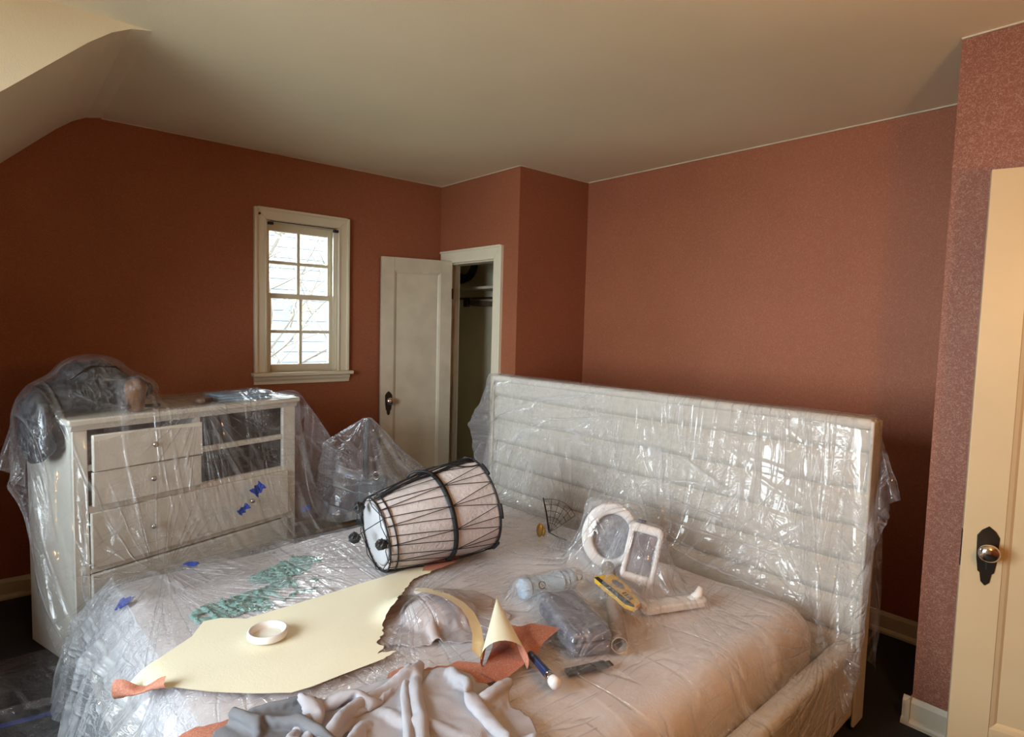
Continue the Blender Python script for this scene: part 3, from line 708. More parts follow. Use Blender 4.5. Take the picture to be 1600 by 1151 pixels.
def soft_slab(name, x0, x1, y0, y1, z0, z1, rad, m, nx=110, ny=100, seed=1, amp=.006, parent=None, lumps=()):
    """mattress-like slab: top grid whose border rolls down to the sides"""
    U = np.linspace(-1, 1, nx)[:, None]*np.ones((1, ny)); Vv = np.ones((nx, 1))*np.linspace(-1, 1, ny)[None]
    hx, hy, H = (x1-x0)/2, (y1-y0)/2, z1-z0
    # grid extends by the side height beyond the top edge
    ex, ey = U*(hx+H), Vv*(hy+H); ax_, ay_ = np.abs(ex), np.abs(ey)
    ix, iy = np.maximum(ax_-(hx-rad), 0), np.maximum(ay_-(hy-rad), 0); s = np.hypot(ix, iy); s_ = np.maximum(s, 1e-6)
    arc = rad*math.pi/2; th = np.clip(s/rad, 0, math.pi/2); rr = rad*np.sin(th); dz = np.where(s < arc, rad*(1-np.cos(th)), rad+(s-arc))
    X = np.sign(ex)*(np.minimum(ax_, hx-rad)+ix/s_*rr); Y = np.sign(ey)*(np.minimum(ay_, hy-rad)+iy/s_*rr); Z = z1-np.minimum(dz, H)
    n = fbm((nx, ny), ((22, 22), (9, 9), (4, 4)), (1, .5, .3), seed)
    Z += amp*n*(dz < rad)+np.where(dz >= rad, 0, 0)
    n2 = fbm((nx, ny), ((5, 5), (3, 3)), (1, .6), seed+1); off = amp*.8*n2*(dz > .02); X += np.sign(ex)*ix/s_*off; Y += np.sign(ey)*iy/s_*off
    X += (x0+x1)/2; Y += (y0+y1)/2
    for (lx, ly, lr, lh) in lumps: Z += lh*np.exp(-((X-lx)**2+(Y-ly)**2)/(lr*lr))*(dz < rad)
    o = grid_mesh(name, np.stack([X, Y, Z], -1), m, .02, .02); o.parent = parent; return o
soft_slab('mattress', -2.08, -.10, -.955, .955, .20, .480, .10, M['bedding'], seed=4, amp=.006, parent=bed)

BED_COLS = [Box(B(-1.09, 0, .34), (.995, .955, .14), BT, .10), Box(B(.045, 0, .60), (.052, 1.062, .592), BT, .02),
            Box(B(-1.05, 1.022, .20), (1.05, .038, .145), BT, .02), Box(B(-1.05, -1.022, .20), (1.05, .038, .145), BT, .02), Box(B(-2.08, 0, .18), (.03, 1.0, .13), BT, .02)]

# ---------------------------------------------------------------- things lying on the bed, under the film
M['white_plastic'] = mat('white_plastic', (.80, .76, .73), .35, spec=.5)
M['grey_glass'] = mat('mirror_glass', (.27, .26, .28), .12, .35)
M['pale_blue'] = mat('pale_blue_paint', (.42, .56, .68), .38)
M['slate'] = mat('slate_grey_plastic', (.13, .125, .16), .42, bump=(200, .0006))
M['cardboard'] = mat('brown_cardboard', (.36, .24, .15), .85, noise=(14, .8))
M['yellow'] = mat('yellow_card', (.72, .43, .04), .45)
M['gold'] = mat('tarnished_gold', (.45, .31, .10), .38, .9)
BED_TOP = .488
FILM_COLS = []

def look(p0, p1):
    """matrix with z from p0 to p1 at p0"""
    p0, p1 = Vector(p0), Vector(p1); return Matrix.Translation(p0) @ (p1-p0).to_track_quat('Z', 'Y').to_matrix().to_4x4()

# tumbler
p0, p1 = Vector((1.465, 1.615, .531)), Vector((1.690, 1.560, .531))
t = thing('water_bottle', 'pale blue insulated bottle with round black emblem, lying under the film', 'bottle', p0); t.matrix_world = look(p0, p1); Lb = (p1-p0).length
bm = bmesh.new(); lathe(bm, [(0, 0), (.034, 0), (.037, .004), (.037, .030), (.0355, .034), (.0355, Lb-.040), (.037, Lb-.038), (.037, Lb-.008), (.033, Lb-.002), (0, Lb-.002)], 40)
obj('body', bm, M['pale_blue'], t, smooth=True)
bm = bmesh.new()
nv_ = mat('dark_navy_ring', (.03, .04, .07), .5)
for z in (Lb-.040, Lb-.060, .030):
    pr = .0378 if z != .030 else .0372; bm = bmesh.new(); lathe(bm, [(pr-.003, z), (pr, z+.0008), (pr, z+.0035), (pr-.003, z+.0042)], 40)
    obj('dark_ring', bm, nv_, t, smooth=True)
bm = bmesh.new(); lathe(bm, [(0, Lb+.010), (.018, Lb+.009), (.022, Lb+.004), (.022, Lb-.003)], 24); obj('cap', bm, M['slate'], t, smooth=True)
bm = bmesh.new(); tube(bm, [Vector((.0, .018*math.cos(a), Lb+.020+.018*math.sin(a))) for a in np.linspace(-.6, 3.7, 16)], .0035, 8); obj('carry_loop', bm, M['chrome'], t, smooth=True)
# emblem wraps the body, facing up and to the viewer
inv = t.matrix_world.inverted(); cd = (inv.to_3x3() @ (Vector((0, 0, 1.5))-(p0+p1)/2)); ca = math.atan2(cd.y, cd.x)
def wrap(u, v, r): return (r*math.cos(ca+u/.0355), r*math.sin(ca+u/.0355), .072+v)
bm = bmesh.new(); cv = bm.verts.new(wrap(0, 0, .0362)); ring = [bm.verts.new(wrap(.0155*math.cos(a), .0155*math.sin(a), .0362)) for a in np.linspace(0, 2*math.pi, 24, endpoint=False)]
for i in range(24): bm.faces.new((cv, ring[i], ring[(i+1) % 24]))
obj('emblem', bm, M['black'], t)
bm = bmesh.new()
def wquad(pts): bm.faces.new([bm.verts.new(wrap(a, b, .0366)) for a, b in pts])
aa = np.linspace(.5, 5.6, 14)
for a, b in zip(aa[:-1], aa[1:]):
    wquad([(.009*math.cos(a+1.57), .009*math.sin(a+1.57)), (.009*math.cos(b+1.57), .009*math.sin(b+1.57)), (.0062*math.cos(b+1.57), .0062*math.sin(b+1.57)), (.0062*math.cos(a+1.57), .0062*math.sin(a+1.57))])
wquad([(-.0012, -.008), (.0012, -.008), (.0012, .008), (-.0012, .008)])
o = obj('emblem_mark', bm, M['white_plastic'], t)
FILM_COLS.append(Caps(p0, p1, .037))

# slate case
yaw = math.atan2(1.535-1.243, 1.575-1.444)
t = thing('tool_case', 'slate grey rectangular case lying beside the cardboard tube', 'case', (1.450, 1.335, BED_TOP), (0, 0, yaw))
box('base', (-.155, .155, -.068, .068, 0, .042), M['slate'], t, bevel=.012, seg=3); box('lid', (-.157, .157, -.070, .070, .044, .074), M['slate'], t, bevel=.012, seg=3)
box('lid_inset', (-.120, .120, -.046, .046, .073, .077), M['slate'], t, bevel=.003)
for a in (-.08, .08): box('latch', (a-.016, a+.016, -.076, -.069, .028, .058), M['black'], t, bevel=.002)
FILM_COLS.append(Box((1.450, 1.335, BED_TOP+.037), (.157, .070, .039), yaw, .012))
t = thing('scraper_blade', 'flat black strip sticking out at the lower end of the slate case', 'tool', (1.325, 1.150, BED_TOP+.001), (0, 0, math.radians(-18)))
box('blade', (-.075, .060, -.016, .016, 0, .010), M['black'], t, bevel=.002); box('edge', (.060, .078, -.012, .012, .002, .007), M['dark_metal'], t, bevel=.001)
FILM_COLS.append(Box((1.325, 1.150, BED_TOP+.005), (.075, .018, .006), math.radians(-18), .005))

# cardboard tube
p0, p1 = Vector((1.466, 1.150, .515)), Vector((1.905, 1.572, .520)); Lt = (p1-p0).length
t = thing('cardboard_tube', 'plain brown cardboard tube, open end towards the bed foot', 'tube', p0); t.matrix_world = look(p0, p1)
bm = bmesh.new(); lathe(bm, [(.0235, 0), (.027, 0), (.027, Lt), (.0235, Lt), (.0235, 0)], 32); obj('wall', bm, M['cardboard'], t, smooth=False)
FILM_COLS.append(Caps(p0, p1, .028))

# yellow sleeve
a0, a1 = Vector((1.735, 1.462, .562)), Vector((1.672, 1.235, .540)); d_ = (a1-a0)
t = thing('knife_package', 'yellow and black tool package lying across the cardboard tube', 'package', (a0+a1)/2)
t.rotation_mode = 'QUATERNION'; t.rotation_quaternion = d_.to_track_quat('X', 'Z'); hl = d_.length/2
bm = bmesh.new(); prism(bm, [(-hl, -.030), (-hl+.01, .046), (-.02, .050), (hl-.02, .020), (hl, -.020), (hl-.03, -.040), (-hl+.02, -.042)], 2, -.008, .008); obj('card', bm, M['yellow'], t, bevel=.002)
bm = bmesh.new(); prism(bm, [(-hl+.012, -.040), (-hl+.012, -.022), (hl-.012, -.012), (hl-.004, -.022), (hl-.030, -.039)], 2, .0081, .0090); obj('black_band', bm, M['black'], t)
bm = bmesh.new(); prism(bm, [(-.035+.034*math.cos(a), .018+.016*math.sin(a)) for a in np.linspace(0, 2*math.pi, 20, endpoint=False)], 2, .0081, .0092); obj('black_oval', bm, M['slate'], t)
bm = bmesh.new()
for k, xx in enumerate((.022, .036, .050, .062)): prism(bm, [(xx, -.006), (xx+.009, -.006), (xx+.006, .012), (xx-.002, .012)], 2, .0081, .0090)
obj('black_stripes', bm, M['black'], t)
FILM_COLS.append(Box((a0+a1)/2, (hl, .042, .012), 0, .006, R=np.array(t.rotation_quaternion.to_matrix())))

# folding vanity mirror: round head hinged to a rectangular one, plus its flat foot
def facing(c, to, roll=0.0, tilt=0.0):
    """matrix: local z towards `to`, y roughly up"""
    z = (Vector(to)-Vector(c)).normalized(); x = Vector((0, 0, 1)).cross(z).normalized(); y = z.cross(x)
    return Matrix.Translation(c) @ Matrix((x, y, z)).transposed().to_4x4() @ Matrix.Rotation(roll, 4, 'Z') @ Matrix.Rotation(tilt, 4, 'X')
def rr_loop(hw, hh, r, n=8):
    out = []
    for cx_, cy_, a0_ in ((hw-r, hh-r, 0), (-hw+r, hh-r, 90), (-hw+r, -hh+r, 180), (hw-r, -hh+r, 270)):
        for k in range(n+1): a = math.radians(a0_+90*k/n); out.append((cx_+r*math.cos(a), cy_+r*math.sin(a)))
    return out
def frame_ring(bm, outer, inner, z0_, z1_):
    n = len(outer); L4 = []
    def lp(P, z): return [bm.verts.new((a, b, z)) for a, b in P]
    mid = [((a+c_)/2, (b+d2)/2) for (a, b), (c_, d2) in zip(outer, inner)]
    sh = [((a*.8+c_*.2), (b*.8+d2*.2)) for (a, b), (c_, d2) in zip(outer, inner)]
    sg = [((a*.2+c_*.8), (b*.2+d2*.8)) for (a, b), (c_, d2) in zip(outer, inner)]
    loops = [lp(inner, z0_), lp(outer, z0_), lp(outer, z1_-.005), lp(sh, z1_-.001), lp(mid, z1_), lp(sg, z1_-.001), lp(inner, z1_-.005), ]
    loops.append(loops[0])
    for A_, B_ in zip(loops[:-1], loops[1:]):
        for i in range(n): bm.faces.new((A_[i], A_[(i+1) % n], B_[(i+1) % n], B_[i]))
mc = Vector((1.975, 1.625, .625)); t = thing('round_mirror', 'round white tub-shaped mirror standing against the headboard', 'mirror', mc); t.matrix_world = facing(mc, (0, 0, 1.3), math.radians(-8), math.radians(4))
el = [(.118*math.cos(a), .136*math.sin(a)) for a in np.linspace(0, 2*math.pi, 48, endpoint=False)]; eli = [(.080*math.cos(a)+.008, .095*math.sin(a)-.004) for a in np.linspace(0, 2*math.pi, 48, endpoint=False)]
bm = bmesh.new(); frame_ring(bm, el, eli, -.045, .012); obj('rim', bm, M['white_plastic'], t, smooth=True)
bm = bmesh.new(); bm.faces.new([bm.verts.new((a*1.05, b*1.05, -.020)) for a, b in eli]); obj('glass', bm, mat('speckled_grey_mirror', (.40, .39, .41), .25, .2, noise=(70, .62)), t)
bm = bmesh.new(); bm.faces.new([bm.verts.new((a, b, -.045)) for a, b in el]); obj('back', bm, M['white_plastic'], t)
FILM_COLS.append(Box(mc-t.matrix_world.to_3x3().col[2]*.055, (.120, .138, .075), 0, .04, R=np.array(t.matrix_world.to_3x3())))
rc = Vector((1.900, 1.402, .630)); t = thing('rectangular_mirror', 'white rounded rectangular mirror leaning in front of the round one', 'mirror', rc); t.matrix_world = facing(rc, (0, 0, 1.5), math.radians(-10), math.radians(2))
bm = bmesh.new(); frame_ring(bm, rr_loop(.066, .112, .028), rr_loop(.046, .078, .008), -.018, .016); obj('frame', bm, M['white_plastic'], t, smooth=True)
bm = bmesh.new(); bm.faces.new([bm.verts.new((a*1.04, b*1.04, .002)) for a, b in rr_loop(.046, .078, .008)]); obj('glass', bm, M['grey_glass'], t)
bm = bmesh.new(); bm.faces.new([bm.verts.new((a, b, -.018)) for a, b in rr_loop(.066, .112, .028)]); obj('back', bm, M['white_plastic'], t)
bm = bmesh.new(); tube(bm, [(-.040, .118, 0), (-.010, .118, 0)], .009, 12); obj('hinge', bm, M['slate'], t, smooth=True)
FILM_COLS.append(Box(rc-t.matrix_world.to_3x3().col[2]*.050, (.068, .116, .075), 0, .025, R=np.array(t.matrix_world.to_3x3())))
fa, fb_ = Vector((1.735, 1.275, BED_TOP+.016)), Vector((1.985, 1.175, BED_TOP+.020)); dd = fb_-fa
t = thing('mirror_foot', 'flat white plastic foot lying right of the rectangular mirror', 'stand', (fa+fb_)/2); t.rotation_euler = (0, 0, math.atan2(dd.y, dd.x)); hl = dd.length/2
bm = bmesh.new(); prism(bm, [(a*hl/.13, b) for a, b in rr_loop(.13, .032, .026, 6)], 2, -.014, .014); obj('plate', bm, M['white_plastic'], t, bevel=.008, seg=3)
bm = bmesh.new(); tube(bm, [(hl*.55, .0, .0), (hl*.80, .004, .018), (hl*.92, .008, .045)], [.020, .018, .012], 14); obj('pivot', bm, M['white_plastic'], t, smooth=True)
FILM_COLS.append(Box((fa+fb_)/2, (hl, .032, .016), math.atan2(dd.y, dd.x), .012))

# wire fan ornament with gilt leaf
fc = Vector((2.02, 2.035, .512)); t = thing('wire_fan_ornament', 'black wire fan-shaped ornament with gilt leaf in front of headboard', 'ornament', fc); t.matrix_world = facing(fc, (0, 0, 1.0))
bm = bmesh.new(); tube(bm, [(0, 0, 0), (-.016, .09, .003), (-.034, .165, .006)], [.005, .004, .003], 7); obj('stem', bm, M['black'], t, smooth=True)
bm = bmesh.new(); a_ = [math.radians(v) for v in (101, 88, 75, 61, 47, 33)]
for k in a_[1:]:
    tube(bm, [(.160*s_*math.cos(k)*(1-.10*math.sin(3*k)), .160*s_*math.sin(k), .018*math.sin(3*s_)) for s_ in (0, .3, .6, .85, 1)], .0013, 5)
for s_ in (.3, .48, .66, .84, 1.0): tube(bm, [(.160*s_*math.cos(k)*(1-.10*math.sin(3*k)), .160*s_*math.sin(k), .018*math.sin(3*s_)) for k in a_], .0013, 5)
tube(bm, [(0, 0, 0), (.05, -.02, .01), (.085, -.030, .01)], .003, 6); obj('wire_mesh', bm, M['black'], t)
bm = bmesh.new(); ell(bm, (-.045, .012, .01), (.017, .034, .010), 14, 10); ell(bm, (-.026, .004, .014), (.010, .022, .008), 12, 8); obj('gilt_leaf', bm, M['gold'], t, smooth=True)
FILM_COLS.append(Caps(fc, fc+Vector((0, 0, .12)), .03))

# pillow-like heap of bedding near the middle
M['pink_cloth'] = mat('pinkish_grey_cotton', (.55, .47, .46), .9, noise=(8, .85), bump=(260, .0008))
pc = (1.16, 1.70, .500)
FILM_COLS.append(Ball((pc[0], pc[1], .50), (.125, .100, .065), math.radians(-20)))
PILLOW = Ball((pc[0], pc[1], .49), (.115, .09, .055), math.radians(-20))
MATT = Box(B(-1.09, 0, .34), (.995, .955, .142), BT, .10)
def flat_grid(nu, nv, sp, cx_, cy_, z, yaw=0.0, seed=0, amp=.01):
    u = (np.arange(nu)-(nu-1)/2)*sp; v = (np.arange(nv)-(nv-1)/2)*sp; U, V_ = np.meshgrid(u, v, indexing='ij'); c_, s_ = math.cos(yaw), math.sin(yaw)
    return np.stack([cx_+c_*U-s_*V_, cy_+s_*U+c_*V_, z+amp*fbm((nu, nv), ((6, 6), (3, 3)), (1, .5), seed)], -1)
def cloth_thing(name, P, m, label, cat, thick=.002, ru=.01, sub=0, round_=.0):
    nu, nv, _ = P.shape; keep = None
    if round_: ii, jj = np.meshgrid(np.linspace(-1, 1, nu-1), np.linspace(-1, 1, nv-1), indexing='ij'); keep = (np.abs(ii)**2.6+np.abs(jj)**2.6) < round_+.12*fbm((nu-1, nv-1), ((18, 18), (9, 9)), (1, .5), 2)
    o = grid_mesh(name, P, m, ru, ru, keep=keep); tag(o, label, cat)
    md = o.modifiers.new('thickness', 'SOLIDIFY'); md.thickness = thick; md.offset = 1
    if sub: md = o.modifiers.new('sub', 'SUBSURF'); md.levels = sub; md.render_levels = sub
    return o
P_ = flat_grid(30, 25, .0140, pc[0], pc[1], .60, math.radians(-20), 5, .030)
P_ = simulate(P_, .0172, .0172, [MATT, PILLOW], 50, 8, th=.006, bend=.25, fric=.7, g=6)
P_ = upsample(P_); nu, nv, _ = P_.shape; P_ += .0012*fbm((nu, nv), ((5, 5), (3, 3)), (1, .7), 9)[..., None]; P_ = upsample(P_)
cloth_thing('crumpled_linen', P_, M['pink_cloth'], 'pinkish crumpled linen heap under film between cream paper and terracotta scraps', 'linen', .003, round_=.95)
ob = bmesh.new(); ell(ob, (0, 0, 0), (.105, .08, .05), 24, 12); o = obj('cushion', ob, M['pink_cloth'], smooth=True, loc=(pc[0], pc[1], .49), rot=(0, 0, math.radians(-20)))
o.parent = bpy.data.objects['crumpled_linen']; 

# mint net scarf under film
M['mint'] = mat('mint_knit', (.28, .56, .50), .9, noise=(90, .6), bump=(160, .003))
for k, (cx_, cy_, yw, n1, n2, lab) in enumerate(((.73, 2.20, .10, 52, 20, 'mint green knitted net cloth along the cream paper edge, longer piece'), (.90, 2.40, .45, 34, 18, 'mint green net cloth bunched by the drum, smaller piece'))):
    P_ = flat_grid(n1, n2, .0088, cx_, cy_, .56, yw, 20+k, .020)
    P_ = simulate(P_, .0105, .0105, [MATT], 40, 6, th=.004, bend=.03, fric=.75, g=6)
    nu, nv, _ = P_.shape; rs = np.random.RandomState(k+3)
    keep = np.ones((nu-1, nv-1), bool); ii, jj = np.meshgrid(np.arange(nu-1), np.arange(nv-1), indexing='ij')
    keep &= ~((ii % 3 == 1) & (jj % 2 == 1) & (rs.rand(nu-1, nv-1) < .8))
    dd_ = ((ii-nu/2)/(nu/2))**2+((jj-nv/2)/(nv/2))**2; keep &= dd_ < 1.05+.25*fbm((nu-1, nv-1), ((4, 4),), (1,), k)
    o = grid_mesh('net_cloth', P_, M['mint'], .01, .01, keep=keep); tag(o, lab, 'cloth'); md = o.modifiers.new('t', 'SOLIDIFY'); md.thickness = .0025

# ---------------------------------------------------------------- film over bed and headboard
def bed_film():
    prof = [(.34, .62), (.16, .86), (.125, 1.16), (.09, 1.215), (.02, 1.215), (-.03, 1.18), (-.09, 1.00), (-.26, .68), (-.45, .575), (-.8, .56), (-1.5, .55), (-2.1, .54), (-2.35, .50), (-2.72, .44)]
    pr = np.array(prof); seg = np.linalg.norm(np.diff(pr, axis=0), axis=1); s = np.concatenate([[0], np.cumsum(seg)]); sp = .026
    n = int(s[-1]/sp); t_ = np.linspace(0, s[-1], n); X = np.interp(t_, s, pr[:, 0]); Z = np.interp(t_, s, pr[:, 1]); y = np.arange(-1.235, 1.62, sp); nv = len(y)
    XX = np.repeat(X[:, None], nv, 1); ZZ = np.repeat(Z[:, None], nv, 1); YY = np.repeat(y[None], n, 0)
    nz = fbm((n, nv), ((10, 10), (4, 4), (2, 2)), (1, .7, .5), 77)
    ZZ = ZZ+.006*np.abs(nz); XX = XX+.004*nz
    c_, s_ = math.cos(BT), math.sin(BT); P = np.stack([BO.x+c_*XX-s_*YY, BO.y+s_*XX+c_*YY, ZZ], -1)
    for (qx, qy, qr, qz) in ((1.975, 1.625, .20, .80), (1.900, 1.402, .17, .79), (1.57, 1.59, .16, .60), (1.45, 1.33, .22, .60), (2.02, 2.03, .12, .66), (1.70, 1.34, .18, .61), (pc[0], pc[1], .20, .60)):
        d_ = np.hypot(P[..., 0]-qx, P[..., 1]-qy)/qr; bump = qz-.10*np.clip(d_, 0, 1)**2-(qz-.55)*np.clip(d_-1, 0, .6)/.6; m_ = (d_ < 1.6) & (XX < -.02); P[..., 2] = np.where(m_, np.maximum(P[..., 2], bump), P[..., 2])
    cols = BED_COLS+FILM_COLS; cols[0] = Box(B(-1.09, 0, .34), (1.0, .962, .150), BT, .10)
    # slack across the bed gives the gathered folds
    i0 = int(np.argmin(np.abs(t_-(s[3]+.02)))); jj = np.array([j for j in range(nv) if abs(y[j]) < 1.06]); tgt = P[i0, jj].copy(); tgt[:, 2] = 1.201+.0*nz[i0, jj]
    P = simulate(P, sp*1.02, sp*1.035, cols, 70, 6, th=.008, bend=.05, shear=.3, fric=.35, damp=.965, pins=(i0, jj, tgt), fit=True)
    P = upsample(P); jj2 = np.arange(jj[0]*2, jj[-1]*2+1); tg2 = P[2*i0, jj2].copy(); nz = fbm(P.shape[:2], ((5, 5), (2.5, 2.5)), (1, .8), 5); P[..., 2] += .0022*nz; P[..., 0] += .0012*nz
    P = simulate(P, sp*.5*1.028, sp*.5*1.045, cols, 14, 5, th=.007, bend=.04, shear=.25, fric=.5, damp=.8, g=5, pins=(2*i0, jj2, tg2), fit=True)
    return P, sp*.5
BF, bsp = bed_film()
film = grid_mesh('plastic_sheet', BF, M['film_bed'], bsp, bsp)
tag(film, 'clear plastic sheet draped over headboard and across the whole bed', 'plastic sheet')

# height of the film seen from above, for what lies on it
_bvh = BVHTree.FromPolygons([tuple(v) for v in BF.reshape(-1, 3).tolist()], [tuple(p.vertices) for p in film.data.polygons])
def hz(x, y, default=.49):
    h = _bvh.ray_cast(Vector((x, y, 1.0)), Vector((0, 0, -1)))
    return h[0].z if h[0] is not None else default
_hc = {}
def hmax(x, y, r=.03):
    k = (round(x, 2), round(y, 2))
    if k not in _hc: _hc[k] = max(hz(k[0]+a, k[1]+b) for a, b in ((0, 0), (r, 0), (-r, 0), (0, r), (0, -r), (r*.7, r*.7), (-r*.7, r*.7), (r*.7, -r*.7), (-r*.7, -r*.7)))
    return _hc[k]

# ================================================================ DRUM ON THE BED
M['cotton'] = mat('pinkish_white_cotton', (.62, .55, .53), .9, noise=(9, .82), bump=(70, .004))
M['rope'] = mat('black_cord', (.010, .010, .012), .6)
p0, p1 = Vector((1.165, 2.165, .645)), Vector((1.640, 2.105, .708)); LD = (p1-p0).length
drum = thing('drum', 'barrel drum in pale cotton cover with black cord lacing and pompoms', 'drum', p0)
drum.matrix_world = look(p0, p1)
def dR(z):
    t = z/LD; return .146+.040*math.sin(min(t*1.35, 1)*math.pi/2)+.014*max(0, t-.55)/.45
bm = bmesh.new()
prof = [(0, .012), (.120, .010), (.138, .004)] + [(dR(z), z) for z in np.linspace(.006, LD-.004, 26)] + [(.185, LD), (0, LD-.01)]
lathe(bm, prof, 72)
rnd = random.Random(4)
for v in bm.verts:
    r = math.hypot(v.co.x, v.co.y)
    if r > .13:
        a = math.atan2(v.co.y, v.co.x); k = 1+.034*mnoise.noise(Vector((3.5*math.cos(a), 3.5*math.sin(a), v.co.z*5)))+.010*math.sin(a*9+v.co.z*4)*mnoise.noise(Vector((a, v.co.z*3, 2)))
        k += .012*mnoise.noise(Vector((9*math.cos(a), 9*math.sin(a), v.co.z*18))); v.co.x *= k; v.co.y *= k
obj('cotton_cover', bm, M['cotton'], drum, smooth=True)
bm = bmesh.new(); lathe(bm, [(0, -.002), (.118, -.002), (.128, .002), (.118, .012)], 48); o = obj('drum_head', bm, mat('white_drum_skin', (.56, .56, .58), .5, noise=(6, .93)), drum, smooth=True); o['label'] = 'white drum skin'
def ring_pts(r, z, n=60): return [(r*math.cos(a), r*math.sin(a), z) for a in np.linspace(0, 2*math.pi, n, endpoint=False)]
for r, z, w in ((.151, .000, .0035), (.156, .030, .0030), (dR(LD*.55)+.005, LD*.55, .0085), (.204, LD-.012, .0045)):
    bm = bmesh.new(); tube(bm, ring_pts(r, z), w, 8, closed=True); obj('hoop', bm, M['rope'], drum, smooth=True)
# waist strap is a flat band
bm = bmesh.new(); zc = LD*.55; r = dR(zc)+.007; lathe(bm, [(r, zc-.011), (r+.004, zc-.010), (r+.004, zc+.010), (r, zc+.011)], 60); obj('waist_strap', bm, M['black'], drum, smooth=True)
n = 13; zm_ = LD*.55; rm = dR(zm_)+.012
for i in range(n):
    a = 2*math.pi*i/n; b_ = 2*math.pi*(i+.5)/n; c_ = 2*math.pi*(i+1)/n
    def cp(a, r, z): return Vector((r*math.cos(a), r*math.sin(a), z))
    def arc(a, ra, za, b, rb, zb, k=7): return [cp(a+(b-a)*t, (ra+(rb-ra)*t)+.003, za+(zb-za)*t) for t in [j/k for j in range(k+1)]]
    for (s, e) in ((a, b_), (b_, c_), (b_, b_)):
        bm = bmesh.new(); tube(bm, arc(s, .150, .000, e, rm, zm_), .0016, 5); obj('lace', bm, M['rope'], drum)
    for (s, e) in ((b_, a), (b_, c_), (b_, b_)):
        bm = bmesh.new(); tube(bm, arc(s, rm, zm_, e, .203, LD-.010), .0016, 5); obj('lace', bm, M['rope'], drum)
    if i % 2 == 0:
        bm = bmesh.new(); tube(bm, [cp(a+(c_-a)*t*.62, .206, LD-.006) for t in (0, .25, .5, .75, 1)], .007, 8); obj('rim_binding', bm, M['black'], drum, smooth=True)
# cords crossing the small head
for k in range(9):
    a = 2*math.pi*k/9; pts = [cp(a, .152, -.002), cp(a+.5, .142, -.016), cp(a+1.0, .150, .000)]
    bm = bmesh.new(); tube(bm, pts, .0018, 5); obj('head_cord', bm, M['rope'], drum)
# pompoms given in the room, hung on the small head
invd = drum.matrix_world.inverted()
for w in ((1.108, 2.200, .758), (1.066, 2.150, .656), (1.120, 2.035, .652)):
    c0 = invd @ Vector(w); bm = bmesh.new(); ell(bm, c0, (.022, .022, .022), 16, 10)
    for v in bm.verts: v.co += (v.co-c0)*.35*mnoise.noise(v.co*160)
    pm = obj('pompom', bm, M['black'], drum); 
    bm = bmesh.new(); aa_ = math.atan2(c0.y, c0.x); tube(bm, [c0, (c0+cp(aa_, .150, .0))/2+Vector((0, 0, -.006)), cp(aa_, .150, .0)], .002, 5); obj('cord', bm, M['rope'], pm)
# carrying cords slung along the top
up = invd.to_3x3() @ Vector((0, 0, 1)); ua = math.atan2(up.y, up.x)
for k, (da, hh, ww) in enumerate(((.10, .030, .0045), (-.05, .022, .004), (.22, .018, .003), (.34, .034, .003))):
    bm = bmesh.new(); pts = []
    for t_ in np.linspace(0, 1, 16):
        z = .01+t_*(LD-.03); rr = .150+(.205-.150)*t_+hh*math.sin(t_*math.pi)*(.6+.4*math.sin(t_*7+k)); pts.append(cp(ua+da*math.sin(t_*5+k)*.8+.06, max(rr, dR(z)+.006), z))
    tube(bm, pts, ww, 7); obj('carry_cord', bm, M['rope'], drum, smooth=True)
bm = bmesh.new(); tube(bm, [cp(ua+.05+.16*math.cos(a), rm+.024*max(0, math.sin(a))-.004, zm_-.05+.045*math.cos(a)) for a in np.linspace(0, math.pi, 14)], .006, 8); obj('handle_loop', bm, M['black'], drum, smooth=True)

# ================================================================ STRIPPED WALLPAPER
def paper_mat(name, front, back, speck):
    m = wallpaper_mat(name, front, speck, 230.0); nt = m.node_tree; b = nt.nodes['Principled BSDF']; src = b.inputs['Base Color'].links[0].from_socket
    g_ = nt.nodes.new('ShaderNodeNewGeometry'); mx = nt.nodes.new('ShaderNodeMix'); mx.data_type = 'RGBA'
    n = nt.nodes.new('ShaderNodeTexNoise'); n.inputs['Scale'].default_value = 3; tc = nt.nodes.new('ShaderNodeTexCoord'); nt.links.new(tc.outputs['Object'], n.inputs['Vector'])
    r = nt.nodes.new('ShaderNodeValToRGB'); r.color_ramp.elements[0].position = .35; r.color_ramp.elements[1].position = .65
    r.color_ramp.elements[0].color = (*[c*.94 for c in back], 1); r.color_ramp.elements[1].color = (*back, 1); nt.links.new(n.outputs['Fac'], r.inputs[0])
    nt.links.new(g_.outputs['Backfacing'], mx.inputs['Factor']); nt.links.new(src, mx.inputs['A']); nt.links.new(r.outputs[0], mx.inputs['B']); nt.links.new(mx.outputs['Result'], b.inputs['Base Color'])
    return m
M['paper'] = paper_mat('stripped_wallpaper', (.46, .165, .105), (.86, .80, .60), (.62, .33, .23))

